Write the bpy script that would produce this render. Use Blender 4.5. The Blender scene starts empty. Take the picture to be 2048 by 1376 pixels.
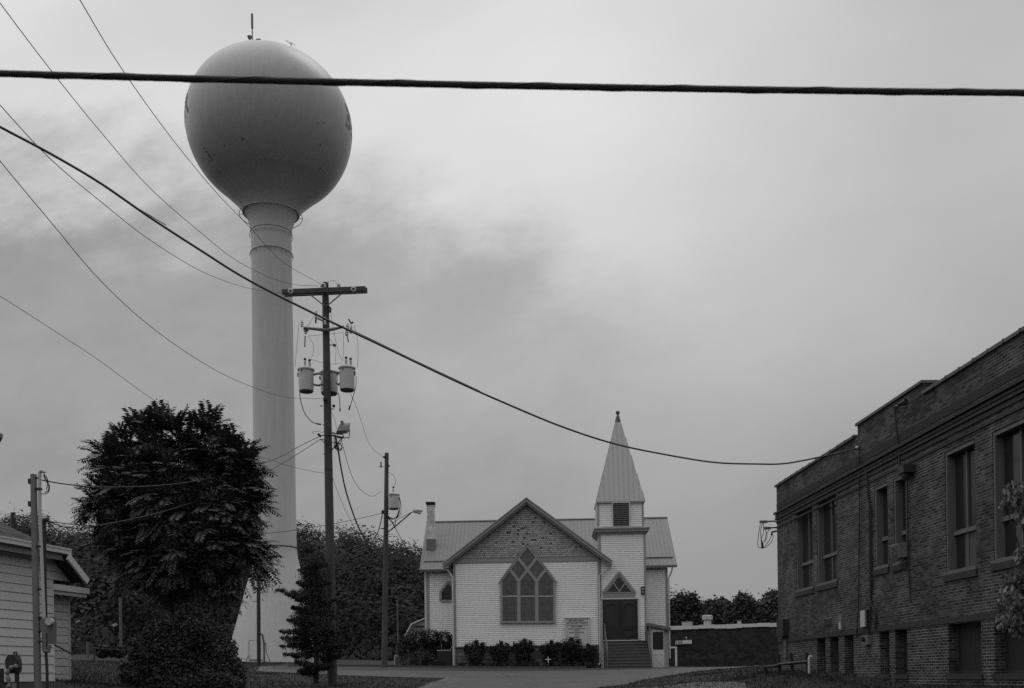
import bpy, math, random
import numpy as np
from mathutils import Vector, Matrix

sc = bpy.context.scene
C = sc.collection
R = math.radians
EYE = 1.6
F = 2000.0            # focal length in photo pixels (photo is 2048 px wide)
ROLL = R(0.8)

# ------------------------------------------------------------------ camera
cd = bpy.data.cameras.new("camera")
cam = bpy.data.objects.new("camera", cd)
C.objects.link(cam)
cam.location = (0, 0, EYE)
cam.rotation_euler = (R(90), ROLL, 0)
cd.sensor_width = 36
cd.lens = F / 2048 * 36
cd.shift_y = (1352 - 688) / 2048
cd.clip_end = 6000
cd.clip_start = 0.1
cd.dof.use_dof = True
cd.dof.focus_distance = 50
cd.dof.aperture_fstop = 4.5
sc.camera = cam

# ------------------------------------------------------------------ light
SUN_EL, SUN_AZ = 62, 35           # degrees; azimuth measured from +Y to +X
w = bpy.data.worlds.new("World"); sc.world = w; w.use_nodes = True
nt = w.node_tree; nt.nodes.clear()
def nd(t, **k):
    n = nt.nodes.new(t)
    for a, b in k.items(): setattr(n, a, b)
    return n
def mth(op, a, b=None, c=None, clamp=False):
    n = nd('ShaderNodeMath', operation=op); n.use_clamp = clamp
    for i, v in enumerate((a, b, c)):
        if v is None: continue
        if isinstance(v, (int, float)): n.inputs[i].default_value = v
        else: nt.links.new(v, n.inputs[i])
    return n.outputs[0]
def sstep(v, lo, hi, a=0.0, b=1.0):
    n = nd('ShaderNodeMapRange', interpolation_type='SMOOTHSTEP')
    nt.links.new(v, n.inputs[0])
    for i, q in zip((1, 2, 3, 4), (lo, hi, a, b)): n.inputs[i].default_value = q
    return n.outputs[0]
tc = nd('ShaderNodeTexCoord'); sx = nd('ShaderNodeSeparateXYZ')
nt.links.new(tc.outputs['Generated'], sx.inputs[0])
yy = mth('MAXIMUM', mth('ABSOLUTE', sx.outputs[1]), 0.25)
u = mth('DIVIDE', sx.outputs[0], yy); v = mth('DIVIDE', sx.outputs[2], yy)
cx = nd('ShaderNodeCombineXYZ'); nt.links.new(u, cx.inputs[0]); nt.links.new(mth('MULTIPLY_ADD', v, 1.75, mth('MULTIPLY', u, -.25)), cx.inputs[1]); nt.links.new(sx.outputs[1], cx.inputs[2])
def noise(scale, detail, rough=0.5, dist=0.0, off=0.0):
    n = nd('ShaderNodeTexNoise'); n.inputs['Scale'].default_value = scale; n.inputs['Detail'].default_value = detail
    n.inputs['Roughness'].default_value = rough; n.inputs['Distortion'].default_value = dist
    m = nd('ShaderNodeMapping'); m.inputs['Location'].default_value = (off, off * .7, off * .3)
    nt.links.new(cx.outputs[0], m.inputs[0]); nt.links.new(m.outputs[0], n.inputs['Vector'])
    return n.outputs[0]
n1 = mth('SUBTRACT', noise(3.2, 5, .55, .3, 4.1), .5)
n2 = mth('SUBTRACT', noise(1.4, 3, .5, .2, 9.3), .5)
n3 = mth('SUBTRACT', noise(7.0, 9, .66, .25, 2.7), .5)
# height above the edge of the dark bank
edge = mth('SUBTRACT', .497, mth('MULTIPLY', .45, mth('MAXIMUM', mth('ADD', u, .16), 0)))
h = mth('ADD', mth('SUBTRACT', v, edge), mth('ADD', mth('MULTIPLY', n1, .20), mth('MULTIPLY', n3, .16)))
bank = sstep(h, -.085, .065, 1, 0)                      # 1 inside the bank
lo = mth('MULTIPLY_ADD', mth('MULTIPLY', sstep(u, -.38, -.02), sstep(v, .12, .36)), .09, .345)
lo = mth('ADD', lo, mth('MULTIPLY', mth('ADD', n1, n3), .15))
hi = mth('MULTIPLY_ADD', n2, .42, .71)
hi = mth('ADD', hi, mth('MULTIPLY', n1, .16))
hi = mth('MULTIPLY', hi, sstep(u, -.5, -.15, 1.16, 1))
hi = mth('MULTIPLY', hi, sstep(u, .02, .50, 1, .74))
hi = mth('MULTIPLY', hi, sstep(v, .10, .56, .55, 1))
cov = mth('MULTIPLY', bank, sstep(mth('ADD', u, mth('MULTIPLY', n2, .3)), -.02, .34, 1, .12))
val = mth('ADD', mth('MULTIPLY', lo, cov), mth('MULTIPLY', hi, mth('SUBTRACT', 1, cov)))
lowd = sstep(v, .05, .24, .85, 0)
val = mth('ADD', mth('MULTIPLY', val, mth('SUBTRACT', 1, lowd)), mth('MULTIPLY', mth('MULTIPLY_ADD', n2, .08, .300), lowd))
zen = sstep(sx.outputs[2], .57, .92, 1.0, 2.1)         # the overcast is brighter overhead
val = mth('MULTIPLY', val, zen)
sky = nd('ShaderNodeTexSky'); sky.sky_type = 'NISHITA'; sky.sun_disc = False
sky.sun_elevation = R(SUN_EL); sky.sun_rotation = R(SUN_AZ)
bw = nd('ShaderNodeRGBToBW'); nt.links.new(sky.outputs[0], bw.inputs[0])
val = mth('ADD', mth('MULTIPLY', val, .97), mth('MULTIPLY', mth('MINIMUM', bw.outputs[0], 6), .0025))
cmb = nd('ShaderNodeCombineColor')
for i in range(3): nt.links.new(val, cmb.inputs[i])
bg = nd('ShaderNodeBackground'); nt.links.new(cmb.outputs[0], bg.inputs[0]); bg.inputs[1].default_value = 1.0
out = nd('ShaderNodeOutputWorld'); nt.links.new(bg.outputs[0], out.inputs[0])

sl = bpy.data.lights.new("sun", 'SUN'); sl.energy = 0.45; sl.angle = R(25); sl.color = (1, 1, 1)
so = bpy.data.objects.new("sun", sl); C.objects.link(so)
d = Vector((math.sin(R(SUN_AZ)) * math.cos(R(SUN_EL)), math.cos(R(SUN_AZ)) * math.cos(R(SUN_EL)), math.sin(R(SUN_EL))))
so.rotation_euler = (-d).to_track_quat('-Z', 'Y').to_euler()
so.location = (0, 0, 90)
vs = sc.view_settings
vs.view_transform = 'Standard'; vs.look = 'None'; vs.exposure = 0; vs.gamma = 1
sc.cycles.use_denoising = False
sc.cycles.max_bounces = 5

# ------------------------------------------------------------------ helpers
def ray(px, py):
    dx, dy = px - 1024, 1352 - py
    c, s = math.cos(ROLL), math.sin(ROLL)
    return ((dx * c + dy * s) / F, (-dx * s + dy * c) / F)
def P(px, py, Y):
    a, b = ray(px, py)
    return (a * Y, Y, EYE + b * Y)

CTRL = [(0, 0, -1.6), (-9, 6, -1.5), (9, 6, -1.2), (0, 18, -1.25), (0, 27, -.9), (0.5, 36, -.42), (0.5, 45, -.04), (0, 54, .40),
        (-8, 54, .60), (8, 54, .33), (-17.4, 70, 1.22), (-17.4, 78, 1.4), (-13.6, 55, .72), (-6.5, 38, -.28), (-9, 27, -.35),
        (-10.5, 24, -.02), (-10.3, 20, -.3), (-14, 30, .2), (-28, 70, 1.5), (-42, 100, 3.0), (10, 35.7, .12), (10.2, 27, -.12),
        (10.6, 20.5, -.28), (8.3, 33, -.12), (7.5, 41, -.02), (8.5, 25, -.6), (18, 95, .5), (14, 60, .22), (3, 75, .8), (3, 100, 1.0), (-12, 100, 1.8),
        (5, 36, -.46), (-60, 20, .5), (-60, 60, 1.6), (60, 20, .2), (60, 60, .4), (60, 110, .8), (0, 150, 2), (-70, 140, 5), (-30, -30, -1.6), (30, -30, -1.6)]
_c = np.array(CTRL, float)
def _U(r2): return np.where(r2 < 1e-9, 0, r2 * np.log(np.maximum(r2, 1e-9)))
_n = len(_c)
_K = _U(((_c[:, None, :2] - _c[None, :, :2]) ** 2).sum(-1)) + np.eye(_n) * 3.0
_Pm = np.c_[np.ones(_n), _c[:, :2]]
_A = np.block([[_K, _Pm], [_Pm.T, np.zeros((3, 3))]])
_W = np.linalg.solve(_A, np.r_[_c[:, 2], 0, 0, 0])
def G(x, y):
    x = np.clip(np.asarray(x, float), -80, 70); y = np.clip(np.asarray(y, float), -30, 150)
    sh = x.shape
    q = np.stack([x.ravel(), y.ravel()], -1)
    u_ = _U(((q[:, None, :] - _c[None, :, :2]) ** 2).sum(-1))
    z = u_ @ _W[:_n] + _W[_n] + q @ _W[_n + 1:]
    z = np.clip(z, -2.2, 6)
    return (z + EYE).reshape(sh)
def g(x, y): return float(G(np.array([x]), np.array([y]))[0])
def hit(px, py, y0=24, y1=140):
    a, b = ray(px, py)
    Y = np.linspace(y0, y1, 600)
    below = EYE + b * Y < G(a * Y, Y)
    i = int(np.argmax(below)) if below.any() else 599
    return (a * Y[i], Y[i], EYE + b * Y[i])

def tag(o, label=None, cat=None, group=None, kind=None):
    if label: o['label'] = label
    if cat: o['category'] = cat
    if group: o['group'] = group
    if kind: o['kind'] = kind
    return o
def thing(name, label, cat, loc=(0, 0, 0), rotz=0, group=None):
    o = bpy.data.objects.new(name, None); C.objects.link(o)
    o.empty_display_size = .3
    o.location = loc; o.rotation_euler = (0, 0, rotz)
    return tag(o, label, cat, group)

class MB:
    def __init__(s): s.v = []; s.f = []; s.e = 0.0
    def add(s, vs_, fs):
        b = len(s.v); s.v += [tuple(q) for q in vs_]; s.f += [tuple(i + b for i in f) for f in fs]; return s
    def box(s, a, b, jit=False):
        x0, y0, z0 = (min(a[i], b[i]) for i in range(3)); x1, y1, z1 = (max(a[i], b[i]) for i in range(3))
        return s.add([(x0, y0, z0), (x1, y0, z0), (x1, y1, z0), (x0, y1, z0), (x0, y0, z1), (x1, y0, z1), (x1, y1, z1), (x0, y1, z1)],
                     [(0, 3, 2, 1), (4, 5, 6, 7), (0, 1, 5, 4), (1, 2, 6, 5), (2, 3, 7, 6), (3, 0, 4, 7)])
    def hexa(s, p):   # 8 points bottom ring then top ring
        return s.add(p, [(0, 3, 2, 1), (4, 5, 6, 7), (0, 1, 5, 4), (1, 2, 6, 5), (2, 3, 7, 6), (3, 0, 4, 7)])
    def prism(s, poly, y0, y1):   # poly of (x, z), extruded in y
        n = len(poly)
        return s.add([(x, y0, z) for x, z in poly] + [(x, y1, z) for x, z in poly],
                     [tuple(range(n)), tuple(range(2 * n - 1, n - 1, -1))] + [(i, i + n, (i + 1) % n + n, (i + 1) % n) for i in range(n)])
    def bar(s, p, q, wd, y0, y1):   # flat bar in the xz plane; nudged so that no two fronts coincide
        s.e += .0013
        dx, dz = q[0] - p[0], q[1] - p[1]; L = math.hypot(dx, dz) or 1
        nx, nz = -dz / L * wd / 2, dx / L * wd / 2
        return s.prism([(p[0] + nx, p[1] + nz), (q[0] + nx, q[1] + nz), (q[0] - nx, q[1] - nz), (p[0] - nx, p[1] - nz)], y0 - s.e, y1)
    def tube(s, pts, r, seg=8, cap=True):
        pts = [Vector(p) for p in pts]; n = len(pts)
        rs = r if isinstance(r, (list, tuple)) else [r] * n
        base = len(s.v); up = None
        for i, p in enumerate(pts):
            t = (pts[min(i + 1, n - 1)] - pts[max(i - 1, 0)])
            t = t.normalized() if t.length > 1e-9 else Vector((0, 0, 1))
            if up is None:
                a = Vector((0, 0, 1)) if abs(t.z) < .9 else Vector((1, 0, 0))
                up = t.cross(a).normalized()
            else:
                up = (up - t * up.dot(t))
                up = up.normalized() if up.length > 1e-6 else t.orthogonal().normalized()
            o = t.cross(up)
            for k in range(seg):
                an = 2 * math.pi * k / seg
                s.v.append(tuple(p + (up * math.cos(an) + o * math.sin(an)) * rs[i]))
        for i in range(n - 1):
            for k in range(seg):
                a, b = base + i * seg + k, base + i * seg + (k + 1) % seg
                s.f.append((a, b, b + seg, a + seg))
        if cap:
            s.f.append(tuple(base + k for k in range(seg - 1, -1, -1))); s.f.append(tuple(base + (n - 1) * seg + k for k in range(seg)))
        return s
    def lathe(s, prof, c=(0, 0, 0), seg=24, cap=True):   # prof of (r, z)
        base = len(s.v)
        for r, z in prof:
            for k in range(seg):
                an = 2 * math.pi * k / seg
                s.v.append((c[0] + r * math.cos(an), c[1] + r * math.sin(an), c[2] + z))
        for i in range(len(prof) - 1):
            for k in range(seg):
                a, b = base + i * seg + k, base + i * seg + (k + 1) % seg
                s.f.append((a, b, b + seg, a + seg))
        if cap:
            s.f.append(tuple(base + k for k in range(seg - 1, -1, -1))); s.f.append(tuple(base + (len(prof) - 1) * seg + k for k in range(seg)))
        return s
    def ball(s, c, r, seg=12, sz=1.0):
        return s.lathe([(max(r * math.sin(math.pi * i / 8), .0005), -r * sz * math.cos(math.pi * i / 8)) for i in range(9)], c, seg)
    def build(s, name, mat, parent=None, org=None, smooth=False):
        me = bpy.data.meshes.new(name)
        vv = s.v
        if org is not None: vv = [(a - org[0], b - org[1], c - org[2]) for a, b, c in vv]
        me.from_pydata(vv, [], s.f); me.materials.append(mat)
        if smooth:
            me.polygons.foreach_set('use_smooth', [True] * len(me.polygons))
            try: me.set_sharp_from_angle(angle=R(40))
            except Exception: pass
        me.update()
        o = bpy.data.objects.new(name, me); C.objects.link(o)
        if parent: o.parent = parent
        return o
def arrmesh(name, V, Fc, mat, parent=None, org=None, k=4):
    me = bpy.data.meshes.new(name)
    V = np.asarray(V, np.float32)
    if org is not None: V = V - np.array(org, np.float32)
    me.vertices.add(len(V)); me.vertices.foreach_set('co', V.ravel())
    Fc = np.asarray(Fc, np.int32)
    me.loops.add(Fc.size); me.loops.foreach_set('vertex_index', Fc.ravel())
    me.polygons.add(len(Fc)); me.polygons.foreach_set('loop_start', np.arange(0, Fc.size, k, dtype=np.int32))
    try: me.polygons.foreach_set('loop_total', np.full(len(Fc), k, np.int32))
    except Exception: pass
    me.materials.append(mat); me.update(calc_edges=True)
    o = bpy.data.objects.new(name, me); C.objects.link(o)
    if parent: o.parent = parent
    return o

# ------------------------------------------------------------------ materials
def M(name, v, rough=.75, var=.18, scale=3.0, bump=0.0, bscale=40.0, metal=0.0, island=0.0, stretch=(1, 1, 1), spec=.3, stains=None, streak=0.0):
    m = bpy.data.materials.new(name); m.use_nodes = True; t = m.node_tree; n = t.nodes; l = t.links
    b = n['Principled BSDF']; b.inputs['Roughness'].default_value = rough; b.inputs['Metallic'].default_value = metal
    b.inputs['Specular IOR Level'].default_value = spec
    tcn = n.new('ShaderNodeTexCoord'); mp = n.new('ShaderNodeMapping'); mp.inputs['Scale'].default_value = stretch
    l.new(tcn.outputs['Object'], mp.inputs[0])
    def ns(sc_, det=5, ro=.6):
        q = n.new('ShaderNodeTexNoise'); q.inputs['Scale'].default_value = sc_; q.inputs['Detail'].default_value = det; q.inputs['Roughness'].default_value = ro
        l.new(mp.outputs[0], q.inputs['Vector']); return q.outputs[0]
    def mm(op, a, c, clamp=False):
        q = n.new('ShaderNodeMath'); q.operation = op; q.use_clamp = clamp
        for i, z in enumerate((a, c)):
            if isinstance(z, (int, float)): q.inputs[i].default_value = z
            else: l.new(z, q.inputs[i])
        return q.outputs[0]
    fac = mm('ADD', mm('MULTIPLY', mm('SUBTRACT', ns(scale), .5), 2.6 * var), 1.0)
    fac = mm('ADD', fac, mm('MULTIPLY', mm('SUBTRACT', ns(scale * 9, 3), .5), 1.3 * var))
    if island:
        gq = n.new('ShaderNodeNewGeometry')
        fac = mm('MULTIPLY', fac, mm('ADD', mm('MULTIPLY', gq.outputs['Random Per Island'], 2 * island), 1 - island))
    if streak:
        mp2 = n.new('ShaderNodeMapping'); mp2.inputs['Scale'].default_value = (3, 3, .12); l.new(tcn.outputs['Object'], mp2.inputs[0])
        q = n.new('ShaderNodeTexNoise'); q.inputs['Scale'].default_value = 1.6; q.inputs['Detail'].default_value = 5; l.new(mp2.outputs[0], q.inputs['Vector'])
        fac = mm('MULTIPLY', fac, mm('ADD', mm('MULTIPLY', mm('SUBTRACT', q.outputs[0], .5), 2.5 * streak), 1.0))
    if stains:
        ssc, thr, dk = stains
        q = n.new('ShaderNodeMapRange'); l.new(ns(ssc, 6, .65), q.inputs[0]); q.inputs[1].default_value = thr; q.inputs[2].default_value = thr + .05
        q.inputs[3].default_value = 1; q.inputs[4].default_value = dk
        fac = mm('MULTIPLY', fac, q.outputs[0])
    val_ = mm('MULTIPLY', fac, v, True)
    cc = n.new('ShaderNodeCombineColor')
    for i in range(3): l.new(val_, cc.inputs[i])
    l.new(cc.outputs[0], b.inputs['Base Color'])
    if bump:
        bp = n.new('ShaderNodeBump'); bp.inputs['Strength'].default_value = bump; bp.inputs['Distance'].default_value = .02
        l.new(ns(bscale, 4), bp.inputs['Height']); l.new(bp.outputs[0], b.inputs['Normal'])
    return m
def cracks(m, scale=.45, wd=.012, dark=.45):
    t = m.node_tree; n = t.nodes; l = t.links; b = n['Principled BSDF']; src = b.inputs['Base Color'].links[0].from_socket
    tcn = n.new('ShaderNodeTexCoord'); q = n.new('ShaderNodeTexNoise'); q.inputs['Scale'].default_value = 1.3; q.inputs['Detail'].default_value = 5; l.new(tcn.outputs['Object'], q.inputs['Vector'])
    mx = n.new('ShaderNodeMix'); mx.data_type = 'VECTOR'; mx.inputs[0].default_value = .35; l.new(tcn.outputs['Object'], mx.inputs[4]); l.new(q.outputs['Color'], mx.inputs[5])
    vo = n.new('ShaderNodeTexVoronoi'); vo.feature = 'DISTANCE_TO_EDGE'; vo.inputs['Scale'].default_value = scale; l.new(mx.outputs[1], vo.inputs['Vector'])
    mr = n.new('ShaderNodeMapRange'); l.new(vo.outputs['Distance'], mr.inputs[0])
    for i, z in zip((1, 2, 3, 4), (wd * .3, wd, dark, 1)): mr.inputs[i].default_value = z
    mu = n.new('ShaderNodeMix'); mu.data_type = 'RGBA'; mu.blend_type = 'MULTIPLY'; mu.inputs[0].default_value = 1
    cc = n.new('ShaderNodeCombineColor')
    for i in range(3): l.new(mr.outputs[0], cc.inputs[i])
    l.new(src, mu.inputs[6]); l.new(cc.outputs[0], mu.inputs[7]); l.new(mu.outputs[2], b.inputs['Base Color'])
def brickmat(name, brick, mortar, bw_=.215, bh=.0677, dirt=.5, mort=.012, bump=.6, offs=.5, axis='xz', lo_=.6, hi_=1.5, thr=(.42, .58)):
    m = bpy.data.materials.new(name); m.use_nodes = True; t = m.node_tree; n = t.nodes; l = t.links
    b = n['Principled BSDF']; b.inputs['Roughness'].default_value = .85; b.inputs['Specular IOR Level'].default_value = .2
    tcn = n.new('ShaderNodeTexCoord'); sp = n.new('ShaderNodeSeparateXYZ'); l.new(tcn.outputs['Object'], sp.inputs[0])
    cb = n.new('ShaderNodeCombineXYZ')
    ad = n.new('ShaderNodeMath'); ad.operation = 'ADD'; l.new(sp.outputs[0], ad.inputs[0]); l.new(sp.outputs[1], ad.inputs[1])
    l.new(ad.outputs[0], cb.inputs[0]); l.new(sp.outputs[2], cb.inputs[1])
    bt = n.new('ShaderNodeTexBrick'); l.new(cb.outputs[0], bt.inputs['Vector'])
    bt.inputs['Scale'].default_value = 1; bt.inputs['Brick Width'].default_value = bw_; bt.inputs['Row Height'].default_value = bh
    bt.inputs['Mortar Size'].default_value = mort / 2; bt.inputs['Mortar Smooth'].default_value = .25; bt.inputs['Bias'].default_value = -.1; bt.offset = offs
    bt.inputs['Color1'].default_value = (brick * lo_,) * 3 + (1,); bt.inputs['Color2'].default_value = (brick * hi_,) * 3 + (1,)
    def nz(s_, de=5):
        q = n.new('ShaderNodeTexNoise'); q.inputs['Scale'].default_value = s_; q.inputs['Detail'].default_value = de; l.new(tcn.outputs['Object'], q.inputs['Vector']); return q.outputs[0]
    r1 = n.new('ShaderNodeMapRange'); l.new(nz(.55, 4), r1.inputs[0])
    for i, q in zip((1, 2, 3, 4), (thr[0], thr[1], mortar * (1 - dirt), mortar)): r1.inputs[i].default_value = q
    cc = n.new('ShaderNodeCombineColor')
    for i in range(3): l.new(r1.outputs[0], cc.inputs[i])
    l.new(cc.outputs[0], bt.inputs['Mortar'])
    mx = n.new('ShaderNodeMix'); mx.data_type = 'RGBA'; mx.blend_type = 'MULTIPLY'; mx.inputs[0].default_value = 1
    r2 = n.new('ShaderNodeMapRange'); l.new(nz(1.7, 8), r2.inputs[0])
    for i, q in zip((1, 2, 3, 4), (.3, .7, .65, 1.35)): r2.inputs[i].default_value = q
    c2 = n.new('ShaderNodeCombineColor')
    for i in range(3): l.new(r2.outputs[0], c2.inputs[i])
    l.new(bt.outputs['Color'], mx.inputs[6]); l.new(c2.outputs[0], mx.inputs[7]); l.new(mx.outputs[2], b.inputs['Base Color'])
    bp = n.new('ShaderNodeBump'); bp.inputs['Strength'].default_value = bump; bp.inputs['Distance'].default_value = .012
    iv = n.new('ShaderNodeMath'); iv.operation = 'SUBTRACT'; iv.inputs[0].default_value = 1; l.new(bt.outputs['Fac'], iv.inputs[1])
    l.new(iv.outputs[0], bp.inputs['Height']); l.new(bp.outputs[0], b.inputs['Normal'])
    return m

m_siding = M('white_siding', .73, .6, .035, .6, streak=.04)
m_siding_left = M('pale_siding', .54, .6, .08, .9, streak=.05)
m_trim = M('grey_trim', .26, .65, .12, 2)
m_trim_light = M('pale_trim', .50, .6, .1, 2)
m_shingle_gable = M('weathered_scale_shingle', .33, .85, .16, 2.5, island=.26, stains=(5, .66, .6))
m_metal_roof = M('pale_metal_roof', .145, .5, .12, 1.2, metal=.0, streak=.15)
m_spire = M('pale_spire_metal', .40, .5, .08, .8)
m_glass = M('stained_glass', .085, .25, .55, 4.5, bump=.3, bscale=25, spec=.5)
m_glass_dark = M('dark_glass', .02, .12, .2, 2, spec=.5)
m_door = M('dark_door_paint', .03, .45, .2, 5)
m_dark = M('dark_metal', .03, .5, .2, 5)
m_black = M('black_iron', .015, .6, .1, 5)
m_step = M('concrete_step', .095, .9, .25, 3, bump=.3)
m_stone = brickmat('rusticated_block', .12, .06, .42, .21, .3, .02, 1.0)
m_brick = brickmat('dark_brick', .048, .21, dirt=.70, mort=.014, lo_=.4, hi_=1.65, thr=(.38, .62))
m_brick_base = brickmat('basement_brick', .036, .20, dirt=.45, mort=.017, lo_=.4, hi_=1.7, thr=(.35, .5))
m_board = M('window_board', .018, .7, .3, 2)
m_brick_low = brickmat('low_dark_brick', .024, .045, .4, .2, dirt=.3)
m_brick_white = brickmat('whitewashed_brick', .55, .45, .21, .075, dirt=.15, mort=.014, lo_=.85, hi_=1.1)
m_coping = M('coping_tile', .10, .7, .25, 2)
m_band = M('cornice_brick', .035, .85, .3, 4, bump=.4, bscale=30)
m_frame = M('window_wood', .115, .7, .15, 3)
m_blind = M('window_blind', .07, .8, .12, 3)
m_wood = M('weathered_pole_wood', .066, .9, .6, 2.2, bump=.5, bscale=14, stretch=(6, 6, .35))
m_arm = M('crossarm_wood', .07, .9, .35, 4, bump=.4, stretch=(.6, 6, 6))
m_steel = M('galvanised_steel', .15, .45, .15, 6, metal=.0)
m_column = M('column_paint', .43, .5, .08, .5, streak=.14, stains=(3, .69, .6))
m_tank = M('tank_paint', .33, .38, .09, .35, stains=(2.6, .665, .55), streak=.16, spec=.35)
m_letter = M('tank_letter', .10, .5, .1, 3)
m_transf = M('transformer_paint', .42, .45, .08, 4)
m_porcelain = M('insulator_porcelain', .5, .3, .1, 5)
m_wire = M('wire_black', .03, .6, .1, 5)
m_wire_grey = M('wire_aluminium', .07, .5, .1, 5)
m_leaf = M('leaf', .024, .6, .3, .8, island=.45, spec=.25)
m_leaf_near = M('leaf_compound', .062, .55, .35, 1.2, island=.45, spec=.3)
m_leaf_pale = M('leaf_pale', .12, .6, .3, 2, island=.35)
m_leaf_far = M('leaf_far', .032, .9, .35, .12, island=.15, spec=.1)
m_leaf_dark = M('leaf_dark', .020, .7, .3, 1, island=.4)
m_bark = M('bark', .035, .95, .3, 5, bump=.5)
m_grass = M('grass_ground', .018, .95, .35, 1.0, bump=.6, bscale=9)
m_blade = M('grass_blade', .024, .8, .3, .7, island=.5)
m_asphalt = M('asphalt', .066, .9, .32, .5, bump=.35, bscale=60, stains=(1.6, .63, .70))
cracks(m_asphalt)
m_kerb = M('kerb_concrete', .075, .9, .25, 2)
m_soil = M('bed_soil', .014, .95, .3, 3, bump=.5)
m_hill = M('hill_ground', .012, .95, .3, .1)
m_shingle_roof = brickmat('asphalt_shingle', .04, .015, .30, .12, dirt=.4, mort=.02)
m_white = M('white_paint', .60, .6, .05, 3)
m_signface = M('sign_face', .50, .5, .05, 3)
m_ink = M('sign_ink', .03, .7, .1, 3)
m_machine = M('machine_dark', .03, .6, .2, 5)
m_hose = M('pale_hose', .16, .7, .2, 8)

# ------------------------------------------------------------------ ground
def grid_mesh(name, xs, ys, mat, dz=0.0):
    X, Y = np.meshgrid(xs, ys)
    Z = G(X, Y) + dz
    V = np.stack([X, Y, Z], -1).reshape(-1, 3)
    nx = len(xs); i = np.arange(len(V)).reshape(len(ys), nx)
    Fq = np.stack([i[:-1, :-1], i[:-1, 1:], i[1:, 1:], i[1:, :-1]], -1).reshape(-1, 4)
    o = arrmesh(name, V, Fq, mat); o.data.polygons.foreach_set('use_smooth', [True] * len(o.data.polygons)); return o
xs = np.r_[-2500, -1200, -500, -250, -140, np.arange(-90, -22, 4.), np.arange(-22, 24, .5), np.arange(24, 90, 4.), 140, 250, 500, 1200, 2500]
ys = np.r_[-400, -200, -80, -30, np.arange(-20, 20, 4.), np.arange(20, 62, .5), np.arange(62, 130, 4.), 160, 250, 500, 1200, 3000]
tag(grid_mesh('ground', xs, ys, m_grass), kind='structure')

def ribbon(name, rows, mat, dz, nx=40):   # rows of (y, xl, xr)
    V = []; Fq = []
    for y, xl, xr in rows:
        xx = np.linspace(xl, xr, nx); V += list(zip(xx, np.full(nx, y), G(xx, np.full(nx, y)) + dz))
    for j in range(len(rows) - 1):
        for k in range(nx - 1): Fq.append((j * nx + k, j * nx + k + 1, (j + 1) * nx + k + 1, (j + 1) * nx + k))
    o = arrmesh(name, V, Fq, mat); tag(o, kind='structure'); return o
# the drive: its two edges read off the ground itself
def X_at(px, Y): return ray(px, 1350)[0] * Y
rng = np.random.default_rng(5)
rows = []
for y in np.arange(27, 53.6, .35):
    wob = .12 * math.sin(y * 1.7) + .07 * math.sin(y * 4.1)
    if y < 43.8: xl = np.interp(y, [27, 36, 40, 43.8], [-3.6, -3.35, -3.25, -2.9])
    else: xl = np.interp(y, [43.8, 44.6, 45.6, 47, 53.6], [-2.9, -6.0, -9.0, -12.0, -13.5])
    xr = np.interp(y, [27, 35, 39, 43, 46, 49, 53.6], [.8, 2.7, 5.0, 8.0, 11.5, 15, 19])
    rows.append((y, xl + wob * .5, xr + wob))
ribbon('road', rows, m_asphalt, .02, 70)
ribbon('parking_lot', [(y, 8.7, 40 if y > 60 else 19 + (y - 53.6) * 2) for y in np.arange(53.6, 95, 1.2)], m_asphalt, .022, 30)
m_asphalt_old = M('old_asphalt', .038, .9, .3, 1.2, bump=.35, bscale=60, stains=(2.2, .6, .7))
ribbon('road_patch', [(y, -12.5 + .1 * math.sin(y * 9), 8.2 + .3 * math.sin(y * 3)) for y in np.arange(50.2, 53.62, .3)], m_asphalt_old, .03, 60)
# lighter gravel apron at the lower right and worn patches
ribbon('gravel_apron', [(y, 1.2 + (y - 27) * .15, 7.2 - abs(y - 31) * .2) for y in np.arange(27, 35.4, .35)], m_kerb, .028, 20)
ribbon('flower_bed', [(y, -12, 4.35) for y in np.arange(53.75, 55.2, .25)], m_soil, .05, 40)
mb = MB()
for i in range(34):
    x0 = -12 + i * .485; x1 = x0 + .48; z = g(x0, 53.7)
    if x1 > 4.4: break
    mb.box((x0, 53.60, z - .1), (x1, 53.75, z + .13))
tag(mb.build('kerb', m_kerb), kind='structure')

# ------------------------------------------------------------------ church
CH0 = P(1054.5, 1335, 55)
CHR = R(-1.6)
_cd = (math.sin(-CHR), math.cos(CHR)); _cr = (math.cos(CHR), math.sin(CHR))
def L(px, py, ly=0.0):     # photo point on the church plane at local depth ly -> local (x, z)
    a, b = ray(px, py)
    # (a Y - ox, Y - oy) . depthdir = ly
    Y = (ly + CH0[0] * _cd[0] + CH0[1] * _cd[1]) / (a * _cd[0] + _cd[1])
    wx, wy = a * Y - CH0[0], Y - CH0[1]
    return (wx * _cr[0] + wy * _cr[1], EYE + b * Y)
church = thing('church', 'white clapboard country church with a square steeple and big pointed stained glass window', 'church', (CH0[0], CH0[1], 0), CHR)
def lx(px, ly=0, py=1230): return L(px, py, ly)[0]
def lz(py, ly=0, px=1054): return L(px, py, ly)[1]

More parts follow.
